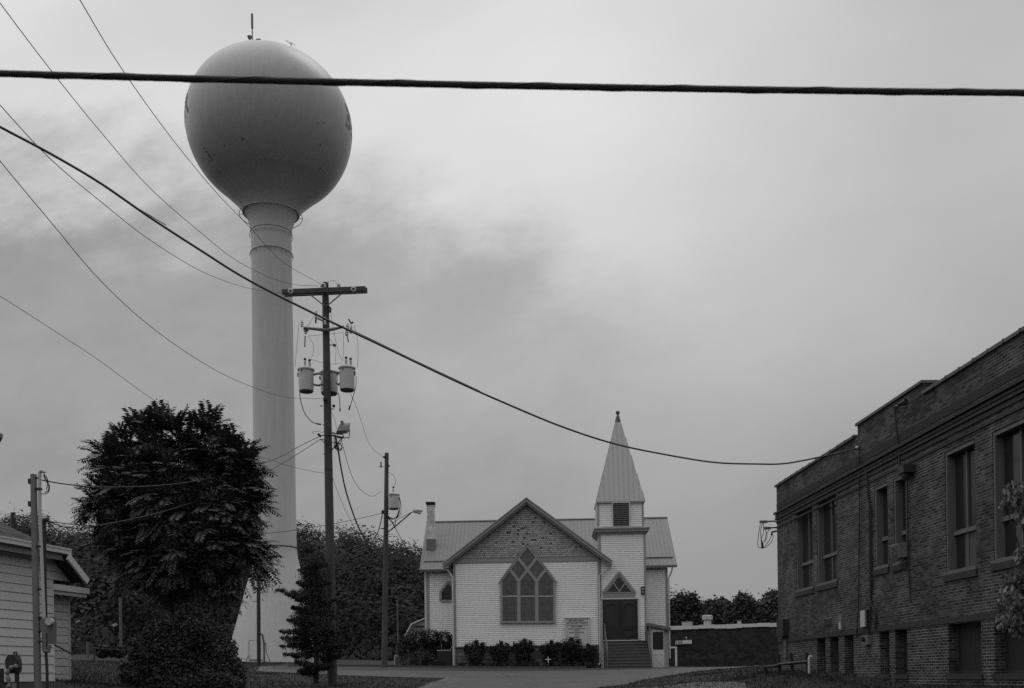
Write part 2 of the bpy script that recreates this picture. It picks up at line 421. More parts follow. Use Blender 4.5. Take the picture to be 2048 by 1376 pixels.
def clap(mb, p0, p1, z0, z1, exp_=.114, lip=.024, lim=None, out_=0.0, gap=.014):
    """overlapping boards from p0 to p1 (2-D points); the outside is to the right of p0->p1"""
    dx, dy = p1[0] - p0[0], p1[1] - p0[1]; Ln = math.hypot(dx, dy); ux, uy = dx / Ln, dy / Ln; nx, ny = uy, -ux
    z = z0
    while z < z1 - .002:
        zt = min(z + exp_, z1); s0, s1 = 0, Ln
        if lim:
            s0, s1 = lim((z + zt) / 2)
            if s1 - s0 < .03: z += exp_; continue
        q = []
        zg2 = max(zt - gap, z + .01)
        for s_, zz, o_ in ((s0, z, lip), (s1, z, lip), (s1, zg2, .006), (s0, zg2, .006), (s0, z, -.03), (s1, z, -.03), (s1, zg2, -.03), (s0, zg2, -.03)):
            o_ += out_
            q.append((p0[0] + ux * s_ + nx * o_, p0[1] + uy * s_ + ny * o_, zz))
        mb.add(q, [(0, 1, 2, 3), (4, 5, 1, 0), (3, 2, 6, 7)])
        z += exp_
    return mb

XL, XR = lx(909), lx(1199.5)
Zg = min(g(CH0[0], 54), g(-3, 55)) - .3
Zf = lz(1291); Zw = lz(1114.5); ZA = L(1052.5, 1003)[1]
XA = L(1053, 1003)[0]
TX0, TX1 = XR + .03, lx(1292); TD0, TD1 = .06, 2.62
# walls
mb = MB()
mb.box((XL + .02, .02, Zg), (XR - .02, 8, Zf))
found = mb.build('foundation', m_stone, church)
mb = MB(); clap(mb, (XL, 0), (XR, 0), Zf, lz(1124.5)); clap(mb, (XL, 8), (XL, 0), Zf, Zw); clap(mb, (XR, 0), (XR, 8), Zf, Zw)
mb.box((XL + .03, .03, Zf), (XR - .03, 7.9, Zw))
T0 = 3.0                          # front wall of the cross wing
wxl, wxr = lx(855, T0), lx(1335, T0); wz = lz(1139, T0)
clap(mb, (wxl, T0), (XL, T0), Zg, wz); clap(mb, (XR + .5, T0), (wxr, T0), Zg, wz)
clap(mb, (wxr, T0), (wxr, T0 + 7.2), Zg, wz)
for xx in (wxl, wxr - .1): mb.add([(xx + a_, y_, z_) for a_ in (0, .1) for y_, z_ in ((T0, wz), (T0 + 7.1, wz), (T0 + 3.55, wz + 2.95))], [(0, 1, 2), (3, 5, 4), (0, 3, 4, 1), (1, 4, 5, 2), (2, 5, 3, 0)])
clap(mb, (wxl, T0 + 7.2), (wxl, T0), Zg, wz)
mb.box((wxl + .03, T0 + .03, Zg), (wxr - .03, T0 + 7.17, wz))
mb.build('wall', m_siding, church)
mb = MB(); clap(mb, (TX0, TD0), (TX1, TD0), lz(1335) - .2, lz(1066)); clap(mb, (TX1, TD0), (TX1, TD1), lz(1335) - .2, lz(1066)); clap(mb, (TX0, TD1), (TX0, TD0), lz(1200), lz(1066))
mb.box((TX0 + .03, TD0 + .03, Zg), (TX1 - .03, TD1 - .03, lz(1064)))
BX0, BX1 = lx(1195.5, .2, 1030), lx(1286.5, .2, 1030); BD0, BD1 = .2, .2 + (BX1 - BX0)
bz0, bz1 = lz(1056, .2, 1240), lz(1002, .2, 1240)
clap(mb, (BX0, BD0), (BX1, BD0), bz0, bz1); clap(mb, (BX0, BD1), (BX0, BD0), bz0, bz1); clap(mb, (BX1, BD0), (BX1, BD1), bz0, bz1)
mb.box((BX0 + .03, BD0 + .03, bz0), (BX1 - .03, BD1 - .03, bz1))
mb.build('steeple_wall', m_siding, church)
# gable shingles, half-round tails
mb = MB(); mb.prism([(XL, Zw), (XR, Zw), (XA, ZA + .05)], .0, .12)
mb.build('gable_backing', m_coping, church)
mb = MB(); z = Zw + .02; r_ = 0; sw = .128
slope = (ZA - Zw) / (XR - XA)
while z < ZA - .05:
    half = (ZA - z - .02) / slope
    x = XA - half + (sw / 2 if r_ % 2 else 0)
    while x < XA + half:
        hh = sw * .46; cx_ = x; rr = random.Random(int(x * 1000) + r_ * 77); yo = -.034 - rr.random() * .006
        zb = z + rr.uniform(-.004, .004)
        pts = [(cx_ - hh, -.016, zb + .10), (cx_ - hh, yo, zb + .045)]
        for k in range(1, 4):
            an = math.pi * k / 4; pts.append((cx_ - hh * math.cos(an), yo - .003, zb + .045 - .05 * math.sin(an)))
        pts += [(cx_ + hh, yo, zb + .045), (cx_ + hh, -.016, zb + .10)]
        if abs(cx_ - XA) + hh < half + .04 and not (rr.random() < .008 + .16 * math.exp(-((cx_ - XA) / .8) ** 2 - ((z - Zw - 1.25) / .7) ** 2) + .05 * math.exp(-((cx_ - XA - .4) / 1.6) ** 2 - ((z - Zw - .4) / .5) ** 2)): mb.add(pts, [tuple(range(7))])
        x += sw
    z += .108; r_ += 1
mb.build('gable_shingles', m_shingle_gable, church)
# trim: frieze, corner boards
mb = MB()
mb.box((XL - .02, -.05, lz(1124.5)), (XR + .02, .0, Zw - .005)); mb.box((XL - .02, -.075, Zw - .005), (XR + .02, .0, Zw + .035))
mb.box((XL - .03, -.055, Zf), (XL + .09, .12, lz(1124.5) - .002)); mb.box((XR - .09, -.055, Zf), (XR + .02, .03, lz(1124.5) - .002))
mb.box((XL - .04, -.045, Zf - .05), (XR + .03, -.0, Zf + .015))
mb.box((TX1 - .07, TD0 - .045, Zg), (TX1 + .035, TD0 + .1, lz(1067))); mb.box((TX0 - .03, TD0 - .043, lz(1195)), (TX0 + .08, TD0 + .1, lz(1067)))
mb.box((wxr - .09, T0 - .045, Zg), (wxr + .035, T0 + .1, wz - .05)); mb.box((wxl - .03, T0 - .045, Zg), (wxl + .12, T0 + .1, wz - .05))
mb.box((wxl - .02, T0 - .05, wz - .16), (XL - .05, T0, wz)); mb.box((XR + .6, T0 - .05, wz - .16), (wxr + .02, T0, wz))
for xa, xb in ((BX0 - .03, BX0 + .07), (BX1 - .07, BX1 + .03)): mb.box((xa, BD0 - .045, bz0), (xb, BD0 + .09, bz1 - .002))
mb.box((BX0 - .03, BD0 - .05, bz1 - .1), (BX1 + .03, BD0 - .001, bz1))
mb.build('trim_board', m_trim, church)
mb = MB(); mb.box((wxl - .16, T0 - .03, Zg), (wxl - .035, T0 + .09, wz)); mb.build('corner_board', m_trim_light, church)
# roofs
OV = -.42
apx, apz = L(1052.5, 994, OV); elx, elz = L(886, 1123, OV); erx, erz = L(1223, 1121, OV)
ez = (elz + erz) / 2; hw = (erx - elx) / 2; elx, erx = apx - hw, apx + hw
def slab(mb, a, b, y0, y1, t):      # sloped slab: a,b = (x,z) of top line, thickness t downward
    mb.prism([a, b, (b[0], b[1] - t), (a[0], a[1] - t)], y0, y1)
rf = MB()
slab(rf, (elx, ez), (apx, apz), OV + .03, 6.2, .09)
slab(rf, (apx + .004, apz), (erx, ez), OV + .03, 6.2, .09)
rz, ry = L(1060, 1041, T0 + 3.55)[1], T0 + 3.55
EY = T0 - .42; eavz = L(1060, 1133.5, EY)[1]
rx0, rx1 = lx(839, EY, 1134), lx(1354, EY, 1134)
def sl_rect(mb, x0, x1, ya, za, yb, zb, t):
    mb.hexa([(x0, ya, za - t), (x1, ya, za - t), (x1, yb, zb - t), (x0, yb, zb - t), (x0, ya, za), (x1, ya, za), (x1, yb, zb), (x0, yb, zb)])
sl_rect(rf, rx0, rx1, EY, eavz, ry, rz, .1)
sl_rect(rf, rx0, rx1, ry + .003, rz, 2 * ry - EY, eavz, .1)
x = rx0 + .12; nrm = (ry - EY)
while x < rx1:
    rf.hexa([(x - .011, EY, eavz - .01), (x + .013, EY, eavz - .01), (x + .013, ry, rz - .01), (x - .013, ry, rz - .01),
             (x - .008, EY, eavz + .018), (x + .008, EY, eavz + .018), (x + .008, ry, rz + .018), (x - .008, ry, rz + .018)])
    x += .229
rf.tube([(rx0, ry, rz + .02), (rx1, ry, rz + .02)], .06, 8)
f_ = .13; yk, zk = EY + nrm * f_, eavz + (rz - eavz) * f_
rf.hexa([(rx0 + .2, yk, zk), (rx1 - .15, yk, zk), (rx1 - .15, yk + .05, zk + .04), (rx0 + .2, yk + .05, zk + .04),
         (rx0 + .2, yk - .02, zk + .07), (rx1 - .15, yk - .02, zk + .07), (rx1 - .15, yk + .03, zk + .11), (rx0 + .2, yk + .03, zk + .11)])
roof = rf.build('roof', m_metal_roof, church)
mb = MB()
for (a, b) in (((elx - .02, ez - .1), (apx, apz - .1)), ((apx, apz - .1), (erx + .02, ez - .1))):
    mb.bar((a[0], a[1] - .06), (b[0], b[1] - .06), .15, OV - .01, OV + .05)
    mb.bar((a[0], a[1] - .19), (b[0], b[1] - .19), .13, OV + .10, OV + .16)
    mb.bar((a[0], a[1] + .045), (b[0], b[1] + .045), .05, OV - .05, OV + .03)
mb.box((elx - .0, OV + .06, ez - .30), (elx + .28, OV + .5, ez - .20)); mb.box((erx - .28, OV + .06, ez - .30), (erx, OV + .5, ez - .20))
mb.box((rx0, EY - .03, eavz - .17), (rx1, EY + .03, eavz - .02))
mb.build('rake_board', m_trim, church)
mb = MB()   # soffit
slab(mb, (elx + .02, ez - .10), (apx - .01, apz - .10), OV + .17, -.04, .03); slab(mb, (apx + .01, apz - .10), (erx - .02, ez - .10), OV + .17, -.04, .03)
mb.build('soffit', m_trim, church)
# steeple cornice, spire
cz0, cz1 = lz(1068, .0, 1240), lz(1055, .0, 1240)
mb = MB(); o_ = .22
mb.box((TX0 - o_ + .02, TD0 - o_, cz0 + .12), (TX1 + o_ - .02, TD1 + o_, cz1 - .1)); mb.box((TX0 - o_ - .05, TD0 - o_ - .06, cz1 - .1), (TX1 + o_ + .03, TD1 + o_ + .05, cz1 - .02))
mb.box((TX0 - .08, TD0 - .1, cz0), (TX1 + .08, TD1 + .08, cz0 + .12))
cz2 = cz1 - .02
mb.hexa([(TX0 - o_, TD0 - o_, cz2), (TX1 + o_, TD0 - o_, cz2), (TX1 + o_, TD1 + o_, cz2), (TX0 - o_, TD1 + o_, cz2),
         (BX0 - .01, BD0 - .01, cz2 + .14), (BX1 + .01, BD0 - .01, cz2 + .14), (BX1 + .01, BD1 + .01, cz2 + .14), (BX0 - .01, BD1 + .01, cz2 + .14)])
mb.build('steeple_cornice', m_trim, church)
sx0, sx1 = lx(1193.5, .05, 1002), lx(1290.5, .05, 1002); sy0 = .05; sy1 = sy0 + (sx1 - sx0); sz0 = lz(1002.5, .05, 1240)
scx, scy = (sx0 + sx1) / 2, (sy0 + sy1) / 2
stx, stz = L(1237, 842, scy)
stz = stz; tr = .115
mb = MB()
mb.hexa([(sx0, sy0, sz0), (sx1, sy0, sz0), (sx1, sy1, sz0), (sx0, sy1, sz0), (scx - tr, scy - tr, stz), (scx + tr, scy - tr, stz), (scx + tr, scy + tr, stz), (scx - tr, scy + tr, stz)])
mb.box((sx0 + .02, sy0 + .02, sz0 - .07), (sx1 - .02, sy1 - .02, sz0 - .002))
H = stz - sz0; hb = (sx1 - sx0) / 2
def rib(fx, fy, ax, ay):   # rib on the face whose outward dir is (fx,fy), offsets along (ax,ay)
    t = -hb + .14
    while t < hb:
        k = 1 - max(0.0, (abs(t) - tr)) / (hb - tr)
        if k > .03:
            k = min(k, .97)
            dd = hb + (tr - hb) * k
            p0 = Vector((scx + fx * hb + ax * t, scy + fy * hb + ay * t, sz0)); p1 = Vector((scx + fx * dd + ax * t, scy + fy * dd + ay * t, sz0 + H * k))
            o = Vector((fx, fy, .2)) * .03; a = Vector((ax, ay, 0)) * .011
            mb.hexa([tuple(q) for q in (p0 - a, p0 + a, p0 + a * .7 + o, p0 - a * .7 + o, p1 - a, p1 + a, p1 + a * .7 + o, p1 - a * .7 + o)])
        t += .272
rib(0, -1, 1, 0); rib(-1, 0, 0, 1); rib(1, 0, 0, 1)
mb.build('spire', m_spire, church)
mb = MB(); zt = L(1237, 831, scy)[1]
mb.lathe([(.17, stz - .08), (.165, stz), (.07, zt), (.03, zt + .02), (.03, zt + .1)], (scx, scy, 0), 12); mb.ball((scx, scy, L(1237, 825.5, scy)[1]), .12)
mb.build('finial', m_coping, church, smooth=True)
# louvre
a0, b0 = L(1223.5, 1004.5, .15); a1, b1 = L(1260.5, 1055, .15)
mb = MB(); fw = .06
mb.box((a0, .06, b1), (a0 + fw, .2, b0)); mb.box((a1 - fw, .06, b1), (a1, .2, b0)); mb.box((a0 + .002, .055, b0 - fw), (a1 - .002, .2, b0 + .02))
lv = mb.build('belfry_louvre', m_trim_light, church)
mb = MB(); nsl = 13; dzs = (b0 - fw - b1) / nsl
for k in range(nsl):
    zz = b1 + dzs * k
    mb.hexa([(a0 + fw + .002, .085, zz), (a1 - fw - .002, .085, zz), (a1 - fw - .002, .19, zz + dzs * .75), (a0 + fw + .002, .19, zz + dzs * .75),
             (a0 + fw + .002, .085, zz + .03), (a1 - fw - .002, .085, zz + .03), (a1 - fw - .002, .19, zz + dzs * .75 + .03), (a0 + fw + .002, .19, zz + dzs * .75 + .03)])
mb.build('slat', m_frame, lv)
mb = MB(); mb.box((a0 + fw, .192, b1), (a1 - fw, .197, b0 - fw)); mb.build('backing', m_black, lv)
# big window
def q(px, py): return L(px, py)
mb = MB(); y0, y1 = -.155, -.028
tk = .12
bl, br = q(1003.2, 1244.5), q(1108.6, 1244); sl_, sr = q(1002.6, 1161), q(1108.5, 1160.5); ap = q(1055, 1091)
for p_, q_, w_ in ((bl, sl_, .13), (br, sr, .13), (sl_, ap, .15), (sr, ap, .15), ((bl[0] - .08, bl[1]), (br[0] + .08, br[1]), .10)): mb.bar(p_, q_, w_, y0, y1)
m1b, m1t = q(1038, 1244), q(1037.5, 1163); m2b, m2t = q(1073.8, 1244), q(1073.2, 1163)
for p_, q_ in ((m1b, m1t), (m2b, m2t)): mb.bar(p_, q_, .19, y0 + .012, y1)
la, lb = q(1020.5, 1139.5), q(1037.5, 1118); ra, rb = q(1091.5, 1139), q(1073, 1117)
for p_, q_ in ((la, m1t), (m1t, rb), (m2t, ra), (m2t, lb)): mb.bar(p_, q_, .155, y0 + .01, y1)
win = mb.build('stained_glass_window', m_trim, church)
mb = MB(); mb.prism([bl, br, sr, ap, sl_], -.115, -.026); mb.build('pane', m_glass, win)
mb = MB()
for xa, xb in ((1005.5, 1034.5), (1041.5, 1070), (1077.5, 1106)): mb.bar(q(xa, 1193), q(xb, 1192.6), .045, -.135, -.03)
mb.build('sash_rail', m_trim_light, win)
mb = MB()
for p_, q_ in ((( sl_[0] - .12, sl_[1] - .12), (ap[0], ap[1] + .13)), ((sr[0] + .12, sr[1] - .12), (ap[0], ap[1] + .13))): mb.bar(p_, q_, .05, -.19, -.02)
mb.build('drip_cap', m_trim, win)
for xa, xb, yt_ in ((1005.5, 1034.5, 1150), (1041.5, 1070, 1150), (1077.5, 1106, 1150)):
    mb = MB(); xm = (xa + xb) / 2
    for py in (1163, 1178, 1208, 1226): mb.bar(q(xa + 2, py), q(xb - 2, py), .014, -.122, -.11)
    for xx in (xa + 7, xb - 7): mb.bar(q(xx, 1241), q(xx, 1158), .014, -.1222, -.11)
    cq = q(xm, 1177); pr_ = [(cq[0] + .2 * math.cos(t), cq[1] + .27 * math.sin(t)) for t in np.linspace(0, 2 * math.pi, 11)]
    for k in range(10): mb.bar(pr_[k], pr_[k + 1], .018, -.1225, -.11)
    mb.build('leading', m_coping, win)
# side window on the left wing
mb = MB(); pts = [L(881.5, 1202, T0), L(881, 1184, T0), L(897, 1163, T0), L(912, 1184, T0), L(912, 1202, T0)]
for i in range(5): mb.bar(pts[i], pts[(i + 1) % 5], .13, T0 - .08, T0 - .03)
w2 = mb.build('pointed_window', m_trim, church); mb = MB(); mb.prism(pts, T0 - .05, T0 - .03); mb.build('pane', m_glass_dark, w2)
# door
mb = MB(); dz0 = lz(1280, 0, 1240); yb = TD0
dl, dr = lx(1204.5), lx(1276); dt = lz(1198.5, 0, 1240)
mb.box((dl + .02, yb - .05, dz0), ((dl + dr) / 2 - .002, yb - .03, dt)); mb.box(((dl + dr) / 2 + .002, yb - .05, dz0), (dr - .02, yb - .03, dt))
for s_ in (0, 1):
    c0 = dl + (dr - dl) * (.25 + .5 * s_); wv = (dr - dl) * .15
    for xa in (-wv, wv): mb.bar((c0 + xa, dz0 + .75), (c0 + xa, dt - .42), .05, yb - .07, yb - .05)
    mb.bar((c0 - wv, dz0 + .75), (c0 + wv, dz0 + .75), .05, yb - .07, yb - .05); mb.bar((c0 - wv, dz0 + .62), (c0 + wv, dz0 + .62), .04, yb - .07, yb - .05); mb.bar((c0 - wv, dz0 + .2), (c0 + wv, dz0 + .2), .04, yb - .07, yb - .05)
    for xa in (-wv, wv): mb.bar((c0 + xa, dz0 + .2), (c0 + xa, dz0 + .62), .04, yb - .07, yb - .05)
    arc = [(c0 + wv * math.cos(t), dt - .42 + .2 * math.sin(t)) for t in np.linspace(0, math.pi, 7)]
    for i in range(6): mb.bar(arc[i], arc[i + 1], .05, yb - .07, yb - .05)
    for xa in (-.42, .42): mb.bar((c0 + xa, dz0 + .1), (c0 + xa, dt - .1), .025, yb - .06, yb - .05)
door = mb.build('double_door', m_door, church)
mb = MB(); mb.box(((dl + dr) / 2 - .07, yb - .1, dz0 + .9), ((dl + dr) / 2 - .03, yb - .05, dz0 + 1.35)); mb.build('handle', m_black, door)
mb = MB(); mb.box((dr, yb - .07, dz0), (dr + .1, yb - .01, dt + .05)); mb.box((dl - .06, yb - .075, dt + .0), (dr + .06, yb - .01, dt + .07)); mb.box((dl - .03, yb - .07, dz0), (dl + .015, yb - .01, dt)); mb.box((dl, yb - .12, dz0 - .05), (dr, yb, dz0 - .0))
mb.build('door_frame', m_trim_light, church)
mb = MB(); A = L(1238, 1144); B_ = L(1206.5, 1185); D_ = L(1270.5, 1185)
for p_, q_ in ((A, B_), (A, D_)): mb.bar(p_, q_, .13, yb - .10, yb - .02)
Bi, Di, Ai = L(1212, 1185), L(1265, 1185), L(1238, 1151)
for p_, q_ in ((Ai, Bi), (Ai, Di), (Bi, Di)): mb.bar(p_, q_, .05, yb - .07, yb - .02)
mb.bar(L(1227, 1166), L(1239, 1183), .06, yb - .065, yb - .02); mb.bar(L(1250, 1166), L(1239, 1183), .06, yb - .065, yb - .02)
zb0, zb1 = lz(1196.5, 0, 1240), lz(1186, 0, 1240)
mb.box((B_[0] + .0, yb - .05, zb0), (D_[0] - .0, yb - .02, zb1)); x = B_[0] + .05
while x < D_[0] - .05: mb.box((x, yb - .062, zb0 + .002), (x + .05, yb - .05, zb1 - .003)); x += .09
tr_ = mb.build('transom', m_trim, church)
mb = MB(); mb.prism([Bi, Di, Ai], yb - .04, yb - .03); mb.build('pane', m_glass_dark, tr_)
mb = MB(); zc_ = L(1285.5, 1181); mb.box((zc_[0] - .09, yb - .13, zc_[1] - .2), (zc_[0] + .09, yb - .02, zc_[1] + .2)); wl = mb.build('wall_lamp', m_black, church)
for dq in (.07, -.1): mb = MB(); mb.ball((zc_[0], yb - .13, zc_[1] + dq), .045); mb.build('bulb', m_porcelain, wl)
# steps
sxl, sxr = lx(1206.5), lx(1292.5); N = 9; gz = g(CH0[0] + 5, 52.7) - .02
rise = (dz0 - .05 - gz) / N; run = .27
mb = MB()
for k in range(N):
    zt_ = dz0 - .05 - k * rise; ya = TD0 - .08 - run * k
    mb.box((sxl, ya - run + .03, Zg), (sxr, ya if k else TD0 - .03, zt_ - .035)); 
stp = mb.build('steps', m_step, church)
for k in range(N):
    zt_ = dz0 - .05 - k * rise; ya = TD0 - .08 - run * k
    mb = MB(); mb.box((sxl - .01, ya - run - .01, zt_ - .04), (sxr + .01, ya if k else TD0 - .03, zt_)); mb.build('tread', m_coping, stp)
ye = TD0 - .08 - run * N; zl = dz0 - .05 - rise * N
for xx in (sxl + .05, sxr - .05):
    mb = MB()
    for hgt in (.9, .5): mb.tube([(xx, TD0 - .2, dz0 + hgt), (xx, ye + .15, zl + hgt + rise)], .022, 6)
    mb.tube([(xx, TD0 - .2, dz0 - .1), (xx, TD0 - .2, dz0 + .9)], .024, 6); mb.tube([(xx, ye + .15, zl - .1), (xx, ye + .15, zl + .9 + rise)], .026, 6)
    mb.build('handrail', m_frame, church)
# small lean-to entry
EY0 = -.9; ex0, ex1 = lx(1300, EY0, 1300), lx(1337, EY0, 1300); eg = g(CH0[0] + 8, 53.6) - .05
ezl, ezr = L(1297, 1250, EY0)[1], L(1341, 1258, EY0)[1]
mb = MB(); mb.hexa([(ex0, EY0, eg), (ex1, EY0, eg), (ex1, 3, eg), (ex0, 3, eg), (ex0, EY0, ezl - .08), (ex1, EY0, ezr - .04), (ex1, 3, ezr - .04), (ex0, 3, ezl - .08)])
x = ex0
ent = mb.build('basement_entry', m_trim, church)
mb = MB(); rxa, rxb = lx(1296, EY0 - .2, 1250), lx(1342, EY0 - .2, 1257)
mb.hexa([(rxa, EY0 - .2, ezl - .05), (rxb, EY0 - .2, ezr - .1), (rxb, 3, ezr - .1), (rxa, 3, ezl - .05), (rxa, EY0 - .2, ezl + .12), (rxb, EY0 - .2, ezr + .06), (rxb, 3, ezr + .06), (rxa, 3, ezl + .12)])
mb.build('entry_roof', m_frame, ent)
da, db = lx(1303.5, EY0, 1300), lx(1328.5, EY0, 1300); dtp = L(1315, 1260, EY0)[1]
mb = MB(); mb.box((da, EY0 - .05, eg + .06), (db, EY0 - .005, dtp))
gl = (L(1306, 1299, EY0), L(1325, 1264, EY0))
mb.bar((da + .05, eg + .75), (db - .05, eg + .12), .05, EY0 - .06, EY0 - .04); mb.bar((da, eg + .8), (db, eg + .8), .06, EY0 - .065, EY0 - .04)
for xx in (da + .04, db - .04): mb.bar((xx, eg + .1), (xx, dtp), .08, EY0 - .062, EY0 - .04)
mb.build('storm_door', m_trim_light, ent)
mb = MB(); ga, gb = (gl[0][0] - .02, gl[0][1]), (gl[1][0] + .04, gl[1][1])
pp = [(ga[0], ga[1]), (gb[0], ga[1]), (gb[0], gb[1])]
for k in range(13):
    t = k / 12; pp.append((gb[0] + (ga[0] - gb[0]) * t, gb[1] + (.03 if k % 2 else -.01)))
mb.prism(pp, EY0 - .068, EY0 - .045); mb.build('door_glass', m_black, ent)
# mail box beside the steps
mb = MB(); mbx = L(1291.5, 1255, -.1); mb.box((mbx[0] - .06, -.12, mbx[1] - .23), (mbx[0] + .06, .0, mbx[1] + .2)); mb.build('letter_box', m_trim_light, church)
# chimney
CY = T0 + 1.1; c0, c1 = lx(854, CY, 1040), lx(868.5, CY, 1040); ct = L(861, 1012, CY)[1]; cb_ = L(861, 1090, CY)[1]
mb = MB(); mb.box((c0, CY, cb_ - .6), (c1, CY + .45, ct)); mb.box((c0 - .03, CY - .03, ct - .001), (c1 + .03, CY + .48, ct + .05)); ch = mb.build('chimney', m_brick_white, church)
mb = MB(); mb.box((c0 - .06, CY - .08, ct + .13), (c1 + .05, CY + .5, ct + .24))
for xx in (c0 + .03, c1 - .08): mb.box((xx, CY + .02, ct + .05), (xx + .05, CY + .4, ct + .13))
mb.build('chimney_cap', m_black, ch)
mb = MB(); fz = L(861, 1078, CY)[1]; mb.box((c0 - .05, CY - .05, cb_ - .3), (c1 + .05, CY + .5, fz)); mb.build('flashing', m_metal_roof, ch)
# downspouts and eave gutters
def spout(pts, r=.045): 
    b = MB(); b.tube(pts, r, 8); return b.build('downspout', m_trim_light, church)
z1_, z2_ = ez - .2, L(905, 1150)[1]
spout([(elx + .1, OV + .3, ez - .12), (elx + .15, OV + .25, ez - .3), (XL - .22, -.12, ez - .55), (XL - .07, -.1, ez - .8), (XL - .07, -.1, Zg + .55)])
spout([(erx - .05, OV + .2, ez - .08), (erx - .12, OV + .2, ez - .35), (XR + .28, -.12, ez - .62), (XR - .02, -.13, ez - .85), (XR - .02, -.13, Zg + .6), (XR - .12, -.25, Zg + .42)])
spout([(wxr + .28, EY + .1, eavz - .12), (wxr + .25, EY + .15, eavz - .35), (wxr + .09, T0 - .08, eavz - .75), (wxr + .09, T0 - .08, Zg + .8)])
mb = MB(); mb.tube([(rx0 - .01, EY - .06, eavz - .06), (rx1 + .01, EY - .06, eavz - .06)], .05, 8); mb.build('gutter', m_trim, church)

# text helper: flat lettering turned into mesh
def text_mesh(txt, size, ext=.004, font_bold=False, align='CENTER'):
    cu = bpy.data.curves.new('t', 'FONT'); cu.body = txt; cu.size = size; cu.extrude = ext; cu.align_x = align; cu.offset = size * .012 if font_bold else 0
    o = bpy.data.objects.new('t', cu); C.objects.link(o)
    dg = bpy.context.evaluated_depsgraph_get(); dg.update()
    me = bpy.data.meshes.new_from_object(o.evaluated_get(dg)); V = [tuple(v_.co) for v_ in me.vertices]; Fc = [tuple(p.vertices) for p in me.polygons]
    bpy.data.objects.remove(o); bpy.data.curves.remove(cu); bpy.data.meshes.remove(me)
    return V, Fc
# church sign
sg = L(1153.5, 1290, -.1); sroot = thing('church_sign', 'white letter board naming the church, on the wall above the bushes left of the steps', 'sign',
    (CH0[0] + sg[0] * _cr[0] - .1 * _cd[0], CH0[1] + sg[0] * _cr[1] - .1 * _cd[1], 0), CHR)
s0, s1 = L(1129.5, 1236)[0] - sg[0], L(1178.5, 1236)[0] - sg[0]; st, sb_ = lz(1236.5, 0, 1153), lz(1308, 0, 1153)
mb = MB(); mb.box((s0, -.06, sb_), (s0 + .08, .06, st)); mb.box((s1 - .08, -.06, sb_), (s1, .06, st)); mb.box((s0 + .08, -.055, st - .06), (s1 - .08, .06, st - .002)); mb.box((s0 - .03, -.09, st), (s1 + .03, .07, st + .04))
hz = lz(1248.5, 0, 1153); mb.box((s0 + .08, -.05, hz - .04), (s1 - .08, .06, hz)); mb.build('sign_frame', m_trim_light, sroot)
mb = MB(); mb.box((s0 + .08, -.03, hz), (s1 - .08, .05, st - .06)); mb.box((s0 + .08, -.02, sb_), (s1 - .08, .05, hz - .04)); mb.build('sign_face', m_signface, sroot)
mb = MB()
for txt, py, size in (('BEAVER FAITH', 1241.8, .135), ('UNITED METHODIST', 1246.4, .135), ('WELCOME', 1253, .125), ('SUNDAY WORSHIP 9AM', 1257.6, .085), ('PASTOR', 1261, .09),
                      ('DIANA ROBINSON', 1265, .095), ('HOPE', 1268.8, .09), ('JESUS', 1274, .13), ('FORGIVES', 1279, .12), ('ALL', 1283, .1)):
    mb = MB(); V, Fc = text_mesh(txt, size, .003, True); zz = lz(py, 0, 1153) - size * .36; yy_ = -.034 if py < 1248 else -.024
    mb.add([(a, yy_ - c, zz + b) for a, b, c in V], Fc); mb.build('lettering', m_ink, sroot)
# little white cross
cp = P(1096.5, 1334, 53.95); cr_ = thing('cross', 'small white cross staked in the flower bed between the bushes', 'cross', (cp[0], cp[1], 0))
mb = MB(); zt_ = P(1096, 1313.5, 53.95)[2]; mb.box((-.022, -.015, cp[2] - .1), (.022, .015, zt_)); mb.box((-.15, -.018, zt_ - .17), (.15, .018, zt_ - .125)); mb.build('cross_bars', m_white, cr_)

# ------------------------------------------------------------------ water tower
TY = 74.0; tcx = (-469) * TY / F; Zc = EYE + 40.8
TZ0 = g(tcx, 72)
tower = thing('water_tower', 'tall pale water tower with a globe tank on a slim flared column', 'water tower', (tcx, TY, TZ0))
prof = []
for i in range(0, 30):
    t = math.pi / 2 * i / 29 * .995
    prof.append((6.02 * math.cos(t) , Zc + 5.29 * math.sin(t)))
prof = prof[::-1]
low = []
for i in range(1, 22):
    t = math.asin(.79) * i / 21
    low.append((6.02 * math.cos(t), Zc - 5.76 * math.sin(t)))
rl, zl_ = low[-1]
low += [(2.62, EYE + 35.25), (2.2, EYE + 34.75), (2.06, EYE + 34.40)]
full = [(max(r, .02), z - TZ0) for r, z in prof + low]
mb = MB(); mb.lathe(full[::-1], seg=72); tank = mb.build('tank', m_tank, tower, smooth=True)
tank.data.polygons.foreach_set('use_smooth', [True] * len(tank.data.polygons))
zb = TZ0
col = [(3.78, -.4), (3.72, 0.0), (1.83, 6.75 + EYE + 1.2 - TZ0 + .05), (1.60, EYE + 9.0 - TZ0), (1.52, EYE + 9.75 - TZ0), (1.50, EYE + 20 - TZ0), (1.46, EYE + 32.4 - TZ0), (1.50, EYE + 33.2 - TZ0), (1.62, EYE + 33.75 - TZ0), (1.85, EYE + 34.3 - TZ0), (2.15, EYE + 34.65 - TZ0)]
mb = MB(); mb.lathe(col, seg=56); mb.build('column', m_column, tower, smooth=True)
mb = MB()
def ring(rad, z, r, n=48): mb.tube([(rad * math.cos(2 * math.pi * k / n), rad * math.sin(2 * math.pi * k / n), z) for k in range(n + 1)], r, 6, False)
